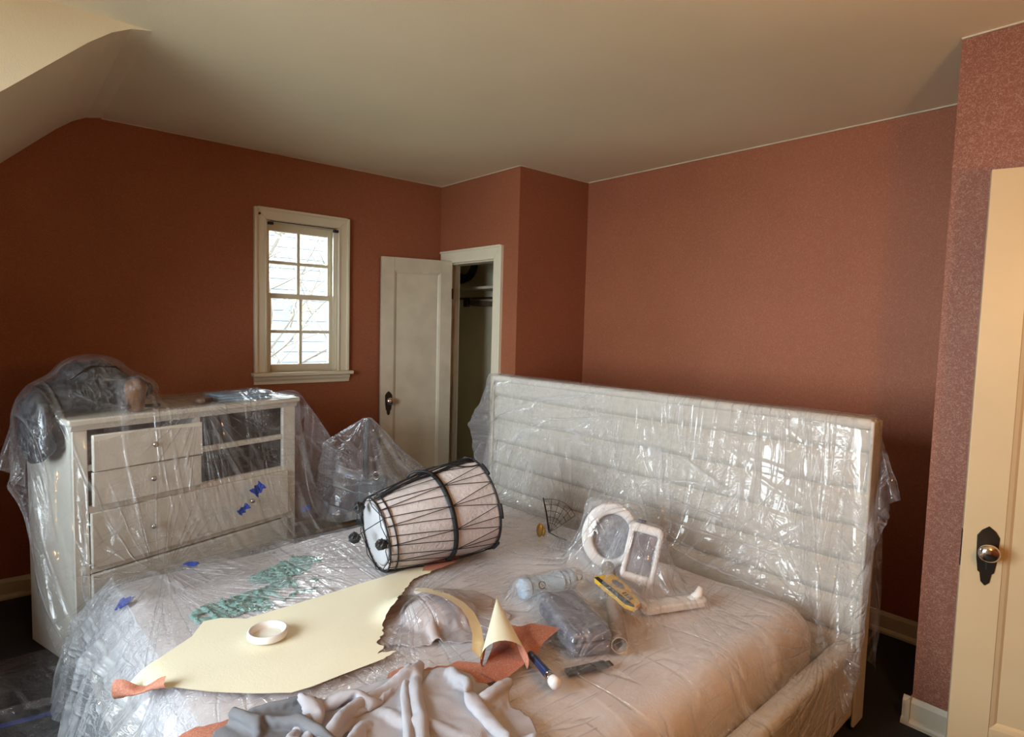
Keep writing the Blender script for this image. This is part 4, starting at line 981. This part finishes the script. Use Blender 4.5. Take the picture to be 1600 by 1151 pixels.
def paper(name, outline, label, up='front', zf=None, jag=(), lift=.004, sp=.016, rad=.035):
    """outline: world xy. up: which side faces the ceiling. jag: outline edges torn (index set)"""
    rnd = random.Random(len(label)); n = len(outline); pts = []
    for i in range(n):
        a, b = Vector(outline[i]), Vector(outline[(i+1) % n]); k = max(1, int((b-a).length/.012)); nn = Vector((-(b-a).y, (b-a).x)).normalized()
        for j in range(k):
            p = a+(b-a)*j/k
            if i in jag and j: p += nn*rnd.uniform(-.005, .005)
            pts.append(p)
    nb = len(pts); xs = [p.x for p in pts]; ys = [p.y for p in pts]
    def ins(c):
        r = False
        for i in range(nb):
            a, b = pts[i], pts[(i+1) % nb]
            if (a.y > c[1]) != (b.y > c[1]) and c[0] < (b.x-a.x)*(c[1]-a.y)/(b.y-a.y)+a.x: r = not r
        return r
    allp = list(pts); x = min(xs)
    while x < max(xs):
        y = min(ys)
        while y < max(ys):
            q = Vector((x+rnd.uniform(-.003, .003), y+rnd.uniform(-.003, .003)))
            if ins(q) and min((q-p).length for p in pts) > sp*.5: allp.append(q)
            y += sp
        x += sp
    vs, es, fs, *_ = geometry.delaunay_2d_cdt(allp, [(i, (i+1) % nb) for i in range(nb)], [], 1, 1e-6)
    # stiff sheet: smooth envelope of the film heights below
    H = np.array([max(hmax(v.x+a, v.y+b) for a, b in ((0, 0), (rad, 0), (-rad, 0), (0, rad), (0, -rad))) for v in vs])
    XY = np.array([tuple(v) for v in vs]); Z = np.zeros(len(vs))
    for i in range(len(vs)):
        d2 = ((XY-XY[i])**2).sum(1); w = np.exp(-d2/(rad*rad)); Z[i] = (w*H).sum()/w.sum()
    V3 = []
    for v, z in zip(vs, Z):
        p = Vector((v.x, v.y, z+lift))
        if zf: p = zf(p)
        V3.append(tuple(p))
    F = [tuple(f) if up == 'front' else tuple(reversed(f)) for f in fs]
    # make sure "front" means the normal looks up
    o = obj(name, (V3, [], F), M['paper'], smooth=True)
    nz_ = sum(p.normal.z for p in o.data.polygons)
    if (nz_ > 0) != (up == 'front'): o.data.flip_normals()
    return tag(o, label, 'wallpaper')
def roll_edge(origin, direction, radius, limit=2.6):
    """curl everything beyond a line up and back over a cylinder"""
    ox, oy = origin; d = Vector((direction[0], direction[1], 0)).normalized()
    def f(p):
        s = (p.x-ox)*d.x+(p.y-oy)*d.y
        if s <= 0: return p
        a = min(s/radius, limit); rest = s-a*radius
        q = p-d*s; q = q+d*(radius*math.sin(a)+rest*math.cos(a)); q.z = p.z+radius*(1-math.cos(a))+rest*math.sin(a); return q
    return f
W1 = [(0.205, 1.862), (0.243, 1.898), (0.255, 1.916), (0.279, 1.918), (0.357, 1.958), (0.46, 2.034), (0.513, 2.115), (0.563, 2.105), (0.628, 2.049), (0.724, 2.052), (0.887, 2.06), (1.045, 2.073), (1.212, 2.077), (1.443, 2.1), (1.37, 2.024), (1.318, 1.997), (1.267, 1.996), (1.205, 1.966), (1.115, 1.88), (1.044, 1.788), (1.002, 1.767), (0.957, 1.729), (0.941, 1.687), (0.893, 1.648), (0.902, 1.616), (0.865, 1.588), (0.906, 1.576), (0.918, 1.566), (0.866, 1.551), (0.725, 1.551), (0.649, 1.548), (0.591, 1.556), (0.517, 1.61), (0.427, 1.689), (0.353, 1.777), (0.292, 1.745), (0.232, 1.795)]
f1 = roll_edge((.292, 1.842), (-.73, -.68), .020, 2.5)
paper('wallpaper_sheet', W1, 'large cream backed stripped wallpaper sheet spread across the bed', up='back', zf=f1, jag=set(range(13, 28)), lift=.006)
paper('wallpaper_tip', [(1.345, 2.075), (1.505, 2.055), (1.490, 2.030), (1.430, 2.000), (1.340, 1.990), (1.290, 2.010)], 'terracotta wallpaper tip poking out beyond the large cream sheet below the drum', jag={1, 2, 3, 4}, lift=.016)
paper('wallpaper_scrap', [(.800, 1.436), (.835, 1.468), (.875, 1.476), (.905, 1.469), (.927, 1.425), (.965, 1.418), (.987, 1.400), (1.03, 1.400), (1.075, 1.350), (1.060, 1.250), (.960, 1.28), (.88, 1.34)],
      'terracotta wallpaper scrap with torn upper edge behind grey shirt', jag={0, 1, 2, 3, 4, 5, 6}, lift=.010)
paper('wallpaper_scrap', [(1.250, 1.500), (1.277, 1.476), (1.319, 1.392), (1.372, 1.315), (1.240, 1.278), (1.045, 1.228), (1.040, 1.300), (1.150, 1.39)],
      'pointed terracotta wallpaper scrap with rolled-over cream cone corner', jag=set(), lift=.016, zf=lambda p: Vector((p.x, p.y, min(p.z, .535))))
# the rolled corner of that scrap: a paper cone, cream outside
bm = bmesh.new(); apex = Vector((1.272, 1.522, .585)); ca_, cb_ = Vector((1.060, 1.335, .528)), Vector((1.165, 1.240, .528)); cc0 = (ca_+cb_)/2; rr_ = (cb_-ca_)/2; N_ = 16; rows = []
for j in range(9):
    t_ = j/8; row = []
    for i in range(N_+1):
        a = math.pi*(-.12+1.24*i/N_); base = cc0+rr_*(-math.cos(a))+Vector((0, 0, .062*math.sin(a))); row.append(bm.verts.new(apex+(base-apex)*t_))
    rows.append(row)
for r0, r1 in zip(rows[:-1], rows[1:]):
    for i in range(N_): bm.faces.new((r0[i], r0[i+1], r1[i+1], r1[i]))
bmesh.ops.remove_doubles(bm, verts=bm.verts[:], dist=1e-5); bmesh.ops.recalc_face_normals(bm, faces=bm.faces[:])
o = obj('rolled_corner', bm, M['paper'], smooth=True)
cz = sum(p.normal.z for p in o.data.polygons)
if cz > 0: o.data.flip_normals()
o.parent = bpy.data.objects['wallpaper_scrap.001']; o['label'] = 'cream cone of rolled paper'
# narrow curved strip standing on edge
bm = bmesh.new(); path = [(1.130, 1.790, .560), (1.145, 1.725, .572), (1.155, 1.660, .578), (1.160, 1.590, .580), (1.150, 1.520, .580), (1.125, 1.450, .575), (1.090, 1.385, .562), (1.050, 1.340, .545)]
P_ = np.array(path); tt = np.linspace(0, 7, 36); X_ = [np.interp(tt, range(8), P_[:, k]) for k in range(3)]; rows = []
for i in range(36):
    c = Vector((X_[0][i], X_[1][i], X_[2][i])); j = min(i, 34); d_ = Vector((X_[0][j+1]-X_[0][j], X_[1][j+1]-X_[1][j], 0)).normalized(); s_ = Vector((-d_.y, d_.x, 0)); w = .029-.008*(i/35)
    tl = .15+.6*(i/35)**1.5; rows.append([bm.verts.new(c+s_*w*k*math.cos(tl)+Vector((0, 0, -w*k*math.sin(tl)))) for k in (-1, -.5, 0, .5, 1)])
for r0, r1 in zip(rows[:-1], rows[1:]):
    for i in range(4): bm.faces.new((r0[i], r0[i+1], r1[i+1], r1[i]))
o = obj('wallpaper_strip', bm, M['paper'], smooth=True); tag(o, 'narrow curved cream wallpaper strip lying over the crumpled linen', 'wallpaper')
if sum(p.normal.z for p in o.data.polygons) > 0: o.data.flip_normals()
bm = None
paper('wallpaper_scrap', [(.300, 1.560), (.345, 1.560), (.402, 1.545), (.500, 1.522), (.530, 1.44), (.48, 1.30), (.36, 1.22), (.24, 1.30), (.23, 1.45)], 'terracotta wallpaper scrap at the left of dark grey cloth, near bed foot', jag={0, 1, 2, 3}, lift=.008)

# masking-tape ring on the cream sheet
rx, ry = .640, 1.880; rz_ = max(hmax(rx, ry), hmax(rx+.05, ry), hmax(rx-.05, ry))+.014
t = thing('tape_ring', 'white plastic lid ring lying on the large cream wallpaper sheet', 'ring', (rx, ry, rz_))
bm = bmesh.new(); lathe(bm, [(.046, 0), (.058, 0), (.060, .004), (.060, .016), (.057, .022), (.053, .022), (.050, .012), (.046, .004), (.046, 0)], 48); obj('rim', bm, M['white_plastic'], t, smooth=True)
bm = bmesh.new(); lathe(bm, [(.047, .0015), (.040, .003), (.0, .003)], 48); obj('inner_disc', bm, mat('cream_lid', (.80, .77, .66), .4), t, smooth=True)

# paint brush
ba, bb = Vector((1.212, 1.285, .517)), Vector((1.160, 1.120, .518)); t = thing('brush', 'navy handled brush with round white end, half under terracotta scrap', 'brush', ba); t.matrix_world = look(ba, bb); Lb = (bb-ba).length
bm = bmesh.new(); lathe(bm, [(0, 0), (.009, .0), (.011, .03), (.013, Lb*.7), (.014, Lb-.030), (0, Lb-.030)], 20); obj('handle', bm, mat('navy_handle', (.02, .03, .09), .35), t, smooth=True)
bm = bmesh.new(); lathe(bm, [(0, Lb-.031), (.015, Lb-.030), (.0175, Lb-.020), (.0175, Lb-.008), (.013, Lb), (0, Lb+.001)], 24); obj('end_cap', bm, M['white_plastic'], t, smooth=True)
bm = bmesh.new(); lathe(bm, [(.0142, Lb-.050), (.0150, Lb-.048), (.0150, Lb-.036), (.0142, Lb-.034)], 20); obj('ferrule', bm, M['chrome'], t, smooth=True)

# ---------------------------------------------------------------- shirts in front
M['grey_shirt'] = mat('light_grey_jersey', (.46, .44, .47), .92, noise=(11, .86), bump=(500, .0008))
M['dark_shirt'] = mat('dark_grey_jersey', (.20, .20, .215), .92, noise=(11, .8), bump=(500, .0008))
FLOORB = [Box(B(-1.09, 0, .345), (1.005, .965, .158), BT, .10), Box((.93, 1.25, .50), (.16, .12, .012), .5, .01)]
def shirt(nu, nv, sp, cx_, cy_, yaw, fx, amp, rest, seed, cols, steps=60, z=.60):
    u = np.linspace(0, 1, nu); uu = np.interp(u, [0, .12, .42, .62, .80, 1], fx); v = (np.arange(nv)-(nv-1)/2)*sp
    U, V_ = np.meshgrid(uu, v, indexing='ij'); c_, s_ = math.cos(yaw), math.sin(yaw)
    nz = fbm((nu, nv), ((14, 18), (7, 9), (4, 4)), (1, .6, .3), seed); dens = np.gradient(uu)/sp; A = amp*np.clip(1.25-dens, .08, 1)[:, None]
    P = np.stack([cx_+c_*U-s_*V_, cy_+s_*U+c_*V_, z+A*np.abs(nz)*1.6], -1)
    return simulate(P, sp*rest, sp*rest, cols, steps, 8, th=.006, bend=.20, shear=.3, fric=.75, g=5, damp=.9)
def finish(P, seed):
    P = upsample(P); nu, nv, _ = P.shape; P += .0014*fbm((nu, nv), ((7, 7), (4, 4)), (1, .6), seed)[..., None]; return upsample(P)
P_ = shirt(64, 48, .0155, .690, 1.130, math.radians(-36), [-.275, -.235, -.120, .090, .19, .265], .13, 1.035, 33, FLOORB, 70, .62)
cloth_thing('grey_shirt', finish(P_, 3), M['grey_shirt'], 'light grey crumpled shirt heaped at the bottom edge of the bed', 'shirt', .003, round_=1.25)
P_ = shirt(34, 28, .0125, .470, 1.340, math.radians(20), [-.15, -.10, -.02, .04, .09, .15], .07, 1.12, 44, FLOORB, 60, .56)
cloth_thing('dark_cloth', finish(P_, 5), M['dark_shirt'], 'darker grey cloth bunched at the left of the light grey shirt', 'cloth', .002, round_=1.1)

# ================================================================ DRESSER
CT = math.atan2(.32, 1.05); CL = Vector((.25, 3.04, 0))
def K(x, y, z): c, s = math.cos(CT), math.sin(CT); return (CL.x+c*x-s*y, CL.y+s*x+c*y, z)
chest = thing('dresser', 'cream painted dresser with two top right drawers missing, wrapped in film', 'dresser', CL, (0, 0, CT))
P1 = mat('worn_cream_paint', (.80, .78, .69), .42, noise=(6, .93), bump=(40, .0004)); IN = mat('dark_bare_wood', (.085, .060, .050), .8, noise=(12, .6))
CW, CDp, CH = 1.095, .45, 1.068
box('top', (-.020, CW+.018, -.022, CDp, CH-.026, CH), P1, chest, bevel=.007, seg=3)
bm = bmesh.new(); prism(bm, [(-.014, CH-.026), (.012, CH-.026), (.012, CH-.050), (-.002, CH-.050), (-.006, CH-.040)], 0, -.006, CW+.006); obj('cornice', bm, P1, chest)
for a, b in ((0, .024), (CW-.024, CW)): box('side_panel', (a, b, .012, CDp, .0, CH-.026), P1, chest, bevel=.002)
for a, b in ((0, .056), (CW-.080, CW)): box('front_stile', (a, b, .0, .022, .0, CH-.050), P1, chest, bevel=.003)
box('back_panel', (.024, CW-.024, CDp-.012, CDp, .08, CH-.026), IN, chest)
box('divider', (.520, .545, .002, CDp-.012, .672, CH-.045), P1, chest, bevel=.002)
rails = ((1.032, 1.018+.0), (.868, .842), (.690, .662), (.418, .400), (.130, .100))
for zt_, zb_ in rails: box('rail', (.056, CW-.080, .002, .022, zb_, zt_), P1, chest, bevel=.002)
for z in (.850, .668, .404, .105): box('dust_board', (.024, CW-.024, .022, CDp-.012, z, z+.010), IN, chest)
for a, b in ((.024, .0255), (CW-.0255, CW-.024)): box('inner_side', (a, b, .022, CDp-.012, .1, CH-.03), IN, chest)
def drawer(x0, x1, z0, z1, out, knobs):
    t = bpy.data.objects.new('drawer', None); C.objects.link(t); t.parent = chest; t.location = (0, -out, 0)
    box('drawer_front', (x0, x1, -.016, .004, z0, z1), P1, t, bevel=.004, seg=3)
    box('drawer_box', (x0+.012, x1-.012, .004, .38, z0+.010, z1-.030), IN, t)
    for kx in knobs:
        bm = bmesh.new(); lathe(bm, [(.0045, 0), (.0045, .010), (.011, .014), (.0125, .020), (.010, .026), (0, .028)], 20, Matrix.Translation((kx, -.016, (z0+z1)/2+.006)) @ Matrix.Rotation(math.radians(90), 4, 'X'))
        obj('knob', bm, M['chrome'], t, smooth=True)
drawer(.058, .528, .845, 1.000, .030, (.300,)); drawer(.060, .528, .694, .840, .020, (.295,))
drawer(.058, CW-.060, .424, .664, .004, (.30, .80)); drawer(.058, CW-.060, .134, .396, .0, (.30, .80))

# bag, gourd and folded cloth on the dresser
M['bag'] = mat('black_nylon', (.018, .017, .019), .5, noise=(20, .6), bump=(60, .003))
t = thing('black_bag', 'black soft bag slumped over the left end of the dresser top', 'bag', K(0, 0, 0))
t.rotation_euler = (0, 0, CT)
bm = bmesh.new(); ell(bm, (.18, .22, 1.150), (.24, .15, .078), 28, 16, .9); ell(bm, (.17, .22, 1.225), (.12, .10, .070), 24, 14); ell(bm, (-.065, .17, 1.02), (.042, .13, .150), 24, 16, .9)
ell(bm, (-.02, .18, 1.110), (.085, .12, .045), 20, 12)
o = obj('bag_body', bm, M['bag'], t, smooth=True)
md = o.modifiers.new('r', 'REMESH'); md.mode = 'VOXEL'; md.voxel_size = .011; md.use_smooth_shade = True
tx = bpy.data.textures.new('folds', 'CLOUDS'); tx.noise_scale = .07; md = o.modifiers.new('d', 'DISPLACE'); md.texture = tx; md.strength = .045; md.mid_level = .5
bm = bmesh.new(); tube(bm, [(.04, .08, 1.17), (.10, .05, 1.13), (.18, .02, 1.10), (.30, .05, 1.09), (.40, .10, 1.080)], .009, 8); obj('strap', bm, M['black'], t, smooth=True)
bm = bmesh.new(); tube(bm, [(.04, .10, 1.225), (.12, .11, 1.275), (.22, .11, 1.270), (.29, .12, 1.215)], .004, 6); obj('zip', bm, M['dark_metal'], t, smooth=True)
gc = K(.272, .045, CH+.072); t = thing('amber_gourd', 'small amber brown rounded object in front of the black bag', 'ornament', (gc[0], gc[1], CH+.002))
bm = bmesh.new(); lathe(bm, [(0, 0), (.026, .002), (.034, .012), (.036, .050), (.040, .078), (.046, .100), (.044, .122), (.030, .140), (.010, .148), (0, .149)], 28); obj('body', bm, mat('amber_wood', (.20, .075, .015), .35, noise=(25, .6)), t, smooth=True)
bm = bmesh.new(); tube(bm, [(0, 0, .146), (.004, 0, .156)], .004, 8); obj('stalk', bm, M['dark_metal'], t)
t = thing('folded_cloth', 'pale blue folded cloth at the right end of the dresser top', 'cloth', K(.83, .13, CH+.001), (0, 0, CT-.05))
M['blue_cloth'] = mat('pale_blue_cotton', (.30, .46, .62), .9, bump=(300, .001))
for k, (a, b, z) in enumerate(((.155, .085, 0), (.150, .080, .013), (.146, .078, .026))): 
    bm = bmesh.new(); prism(bm, rr_loop(a, b, .02, 4), 2, z, z+.012); obj('fold', bm, M['blue_cloth'], t, bevel=.005, seg=3)
t = thing('brown_pouch', 'small brown pouch on the dresser top between gourd and blue cloth', 'pouch', K(.60, .06, CH+.001), (0, 0, CT+.3))
bm = bmesh.new(); ell(bm, (0, 0, .020), (.048, .030, .020), 20, 12, .8); obj('body', bm, mat('brown_leather', (.16, .09, .06), .5), t, smooth=True); box('flap', (-.03, .03, -.031, -.012, .012, .034), mat('dark_leather', (.09, .05, .035), .5), t, bevel=.004)

# ---------------------------------------------------------------- upright stand behind the bed
sx_, sy_ = 1.835, 3.46
t = thing('equipment_stand', 'slim dark grey pole rising from a boxy unit under tented film', 'stand', (sx_, sy_, 0), (0, 0, math.radians(-40)))
DG = mat('dark_grey_enamel', (.06, .065, .068), .4); LG = mat('mid_grey_plastic', (.12, .125, .13), .45)
box('cabinet', (-.085, .085, -.075, .075, .02, .505), DG, t, bevel=.008); box('front_plate', (-.07, .07, -.079, -.075, .25, .48), LG, t, bevel=.003); box('foot_plate', (-.12, .12, -.11, .11, 0, .02), M['black'], t, bevel=.004)
bm = bmesh.new(); tube(bm, [(-.035, 0, .50), (-.035, 0, .885)], .017, 14); obj('pole', bm, LG, t, smooth=True)
bm = bmesh.new(); tube(bm, [(-.055, 0, .5), (-.055, 0, .80)], .006, 8); obj('cable', bm, M['black'], t, smooth=True)
bm = bmesh.new(); tube(bm, [(.028+.022*math.cos(a), -.02, .528+.024*math.sin(a)) for a in np.linspace(0, 2*math.pi, 20, endpoint=False)], .005, 8, closed=True); obj('ring', bm, M['chrome'], t, smooth=True)
for z in (.32, .40): 
    bm = bmesh.new(); lathe(bm, [(0, .006), (.012, .004), (.014, 0)], 16, Matrix.Translation((.02, -.079, z)) @ Matrix.Rotation(math.radians(90), 4, 'X')); obj('dial', bm, M['chrome'], t, smooth=True)

# ---------------------------------------------------------------- film over the dresser
CHEST_COLS = [Box(K(CW/2, .215, .535), (CW/2+.020, .240, .537), CT, .012), Ball(K(.18, .22, 1.150), (.265, .175, .100), CT), Ball(K(.17, .22, 1.225), (.145, .125, .092), CT), Ball(K(-.065, .17, 1.02), (.062, .155, .172), CT),
              Ball(K(.272, .045, 1.145), (.054, .054, .085)), Box(K(.83, .13, CH+.02), (.155, .085, .020), CT, .01), Box(B(-1.09, 0, .34), (1.01, .975, .155), BT, .10), Box((-.3+.97, YW+.2, 1.2), (3, .2, 1.2), 0, .01)]
def chest_film():
    sp = .026; x = np.arange(-.36, 1.20, sp); y = np.arange(-.98, .60, sp); nu, nv = len(x), len(y); X, Y = np.meshgrid(x, y, indexing='ij')
    nz = fbm((nu, nv), ((10, 10), (4, 4), (2, 2)), (1, .7, .5), 9); Z = 1.34+.012*nz+.10*np.exp(-((X-.12)**2+(Y-.2)**2)/.08)
    c_, s_ = math.cos(CT), math.sin(CT); P = np.stack([CL.x+c_*X-s_*Y, CL.y+s_*X+c_*Y, Z], -1)
    jx = int((.30+.98)/sp); ix = np.array([i for i in range(nu) if .42 < x[i] < 1.07]); 
    tt_ = np.array([K(x[i], y[jx], CH+.010) for i in ix], np.float32)
    ia, ja, tg = ix, np.full(len(ix), jx), tt_
    P = simulate(P, sp*1.012, sp*1.012, CHEST_COLS, 95, 6, th=.008, bend=.06, shear=.35, fric=.45, damp=.955, pins=(ia, ja, tg))
    P = upsample(P); nu, nv, _ = P.shape; P += .0022*fbm((nu, nv), ((5, 5), (2.5, 2.5)), (1, .8), 6)[..., None]
    tg2 = P[ia*2, ja*2].copy()
    P = simulate(P, sp*.5*1.02, sp*.5*1.02, CHEST_COLS, 12, 5, th=.006, bend=.05, shear=.3, fric=.6, damp=.8, g=4, pins=(ia*2, ja*2, tg2))
    X = x[0]+np.arange(nu-1)*sp*.5; Y = y[0]+np.arange(nv-1)*sp*.5; X, Y = np.meshgrid(X, Y, indexing='ij')
    lim = np.interp(X, [-.36, .0, .35, .55, .75, 1.1, 1.9], [-.60, -.82, -.90, -.78, -.70, -.62, -.45])+.012*fbm((nu-1, nv-1), ((12, 12),), (1,), 3)
    return P, sp*.5, Y > lim
CF, csp, ck = chest_film()
cfilm = grid_mesh('plastic_sheet', CF, M['film_chest'], csp, csp, keep=ck); tag(cfilm, 'clear plastic sheet hanging over the cream dresser and black bag', 'plastic sheet')

def loft(rings, n, rows, name, m, parent=None, ripple=.006, folds=9, seed=3, closed=True):
    """film lofted through rings of world points; ripples grow away from the first ring"""
    R_ = [np.array(r, float) for r in rings]; k = len(R_[0])
    def samp(r):
        if len(r) == 1: return np.repeat(r, n, 0)
        t_ = np.linspace(0, k if closed else k-1, n); out = []
        for t in t_:
            i = int(math.floor(t)); f = t-i
            if closed: p = [r[(i+q) % k] for q in (-1, 0, 1, 2)]
            else: i = min(i, k-2); f = t-i; p = [r[max(i-1, 0)], r[i], r[i+1], r[min(i+2, k-1)]]
            out.append(.5*(2*p[1]+(p[2]-p[0])*f+(2*p[0]-5*p[1]+4*p[2]-p[3])*f*f+(3*p[1]-p[0]-3*p[2]+p[3])*f**3))
        return np.array(out)
    S_ = [samp(r) for r in R_]; G = np.zeros((rows, n, 3)); q = len(S_)-1
    for i in range(rows):
        t = i/(rows-1)*q; a = min(int(t), q-1); f = t-a; G[i] = S_[a]*(1-f)+S_[a+1]*f
    du = np.gradient(G, axis=0); dv = np.gradient(G, axis=1); nn = np.cross(du, dv); nn /= np.maximum(np.linalg.norm(nn, axis=2, keepdims=True), 1e-9)
    th = np.linspace(0, 2*math.pi*folds, n)[None]; s = np.linspace(0, 1, rows)[:, None]
    rip = ripple*s**.6*(np.sin(th+1.3*np.sin(th*.37+seed)+2.0*s)+.5*np.sin(th*2.3+seed*2))+.4*ripple*fbm((rows, n), ((9, 9), (4, 4)), (1, .6), seed)*s
    G = G+nn*rip[..., None]; L_ = np.linalg.norm(S_[0][n//3]-S_[-1][n//3])
    o = grid_mesh(name, G.astype(np.float32), m, L_/rows, 2.0/n)
    if parent: o.parent = parent
    return o, G.astype(np.float32)
px_, py_ = sx_-.035*math.cos(math.radians(-40)), sy_+.035*math.sin(math.radians(40))
apx = [(px_+.026*math.cos(a), py_+.026*math.sin(a), .893) for a in np.linspace(0, 2*math.pi, 8, endpoint=False)]
def ang_sort(P): return sorted(P, key=lambda p: math.atan2(p[1]-py_, p[0]-px_) % (2*math.pi))
mid_ = [(2.00, 3.46, .70), (1.93, 3.62, .68), (1.80, 3.68, .68), (1.64, 3.60, .74), (1.515, 3.44, .755), (1.66, 3.24, .66), (1.80, 3.22, .64), (1.96, 3.29, .66)]
hem_ = [(2.22, 3.46, .47), (2.10, 3.72, .40), (1.82, 3.85, .36), (1.58, 3.74, .42), (1.46, 3.40, .34), (1.52, 3.06, .40), (1.82, 2.98, .50), (2.14, 3.12, .50)]
sfilm, SF = loft([apx, mid_, hem_], 180, 90, 'plastic_sheet', M['film_stand'], ripple=.012, folds=11, seed=4)
tag(sfilm, 'clear plastic tented over the grey stand behind the drum', 'plastic sheet')
bm = bmesh.new(); tc_ = bm.verts.new((px_, py_, .894)); rg = [bm.verts.new(p) for p in apx]
for i in range(8): bm.faces.new((tc_, rg[i], rg[(i+1) % 8]))
obj('tent_crown', bm, M['film_stand'], sfilm)
ys_ = (1.00, .70, .35, 0, -.35, -.70, -1.0)
ft_ = [B(-2.035, y*.93, .490) for y in ys_]; fm_ = [B(-2.15-.02*math.sin(3*y), y*.98, .33) for y in ys_]; fh_ = [B(-2.25-.04*math.sin(4*y+1), y*1.03, .015) for y in ys_]
foot_flap, _ = loft([ft_, fm_, fh_], 170, 40, 'side_flap', M['film_layers'], film, ripple=.016, folds=12, seed=6, closed=False)
# flap of the dresser film drawn out to the right, and the one bulging off the far end of the headboard
Tp = Vector((1.660, 3.40, .545)); fr_ = [K(1.118, -.028, .37), K(1.120, -.028, .72), K(1.120, -.026, 1.074), K(1.120, .25, 1.076), K(1.120, .44, 1.07), K(1.120, .46, .74), K(1.120, .46, .42)]
tip_ = [tuple(Tp+Vector(d)) for d in ((0.01, 0, -.065), (0, 0, -.03), (-.03, -.005, .045), (-.02, .03, .03), (0, .05, 0), (.01, .05, -.04), (.01, .05, -.08))]
mid2 = [tuple((Vector(p)+Vector(q))/2+Vector(d)) for p, q, d in zip(fr_, tip_, ((0, -.01, -.03), (0, -.02, -.01), (.02, -.01, .012), (.01, 0, -.01), (0, .02, 0), (0, .02, 0), (0, 0, 0)))]
flap, FL = loft([fr_, mid2, tip_], 90, 60, 'side_flap', M['film_chest'], cfilm, ripple=.007, folds=5, seed=7, closed=False)
hl_ = [B(-.010, 1.068, 1.205), B(-.012, 1.072, 1.00), B(-.012, 1.072, .85), B(-.012, 1.072, .68), B(-.012, 1.072, .50)]
hm_ = [B(-.012, 1.085, 1.195), B(-.03, 1.17, .99), B(-.04, 1.24, .865), B(-.03, 1.20, .70), B(-.03, 1.18, .50)]
hr_ = [B(.10, 1.078, 1.20), B(.11, 1.12, 1.00), B(.11, 1.15, .85), B(.11, 1.12, .70), B(.11, 1.12, .50)]
hf_, _ = loft([hl_, hm_, hr_], 90, 50, 'side_flap', M['film_stand'], film, ripple=.009, folds=4, seed=2, closed=False)

# ---------------------------------------------------------------- blue painter's tape
def tape_on(target, P, w, size, label, rot=0.0, seed=0):
    bv = BVHTree.FromPolygons([tuple(v) for v in P.reshape(-1, 3).tolist()], [tuple(p.vertices) for p in target.data.polygons])
    loc, nrm, _, _ = bv.find_nearest(Vector(w)); 
    if nrm.dot(Vector((0, 0, 1.5))-loc) < 0: nrm = -nrm
    z = nrm.normalized(); x = Vector((0, 0, 1)).cross(z)
    if x.length < .2: x = Vector((1, .3, 0)).cross(z)
    x.normalize(); y = z.cross(x); x, y = x*math.cos(rot)+y*math.sin(rot), y*math.cos(rot)-x*math.sin(rot)
    bm = bmesh.new(); nx, ny = 10, 5; rnd = random.Random(seed); g_ = []
    for i in range(nx+1):
        row = []
        for j in range(ny+1):
            p = loc+x*(i/nx-.5)*size[0]+y*(j/ny-.5)*size[1]*(1+.25*math.sin(i*1.3+seed)); q, n2, _, d = bv.find_nearest(p)
            if n2.dot(z) < 0: n2 = -n2
            row.append(bm.verts.new(q+n2*(.0025+.004*rnd.random())+x*rnd.uniform(-.003, .003)+y*rnd.uniform(-.003, .003)))
        g_.append(row)
    for i in range(nx):
        for j in range(ny): bm.faces.new((g_[i][j], g_[i+1][j], g_[i+1][j+1], g_[i][j+1]))
    o = obj('blue_tape', bm, M['blue_tape'], smooth=False); md = o.modifiers.new('t', 'SOLIDIFY'); md.thickness = .0008
    return tag(o, label, 'tape')
tape_on(cfilm, CF, K(.735, -.03, .58), (.075, .045), 'blue tape piece on the film at middle of the dresser front', .5, 1)
tape_on(cfilm, CF, K(.60, -.05, .47), (.07, .028), 'blue tape piece low on the dresser film, left of the middle one', .3, 2)
tape_on(flap, FL, (1.345, 3.34, .425), (.07, .03), 'blue tape piece on the film at the lower right corner of the dresser', .1, 3)
tape_on(flap, FL, (1.635, 3.38, .575), (.035, .030), 'small blue tape piece at the tip of the dresser film', .2, 4)
tape_on(film, BF, (.60, 2.66, .51), (.060, .040), 'blue tape piece on bed film just in front of the dresser', .3, 5)
tape_on(film, BF, (.33, 2.46, .51), (.050, .050), 'blue tape piece at the far left corner of the bed film', .8, 6)
bm = bmesh.new(); bx(bm, -.60, .45, -.014, .014, .0005, .0015); o = obj('floor_tape', bm, M['blue_tape'], loc=(0, 2.785, 0), rot=(0, 0, math.radians(-8))); tag(o, 'dark blue tape strip running along the floor left of the bed', 'tape')
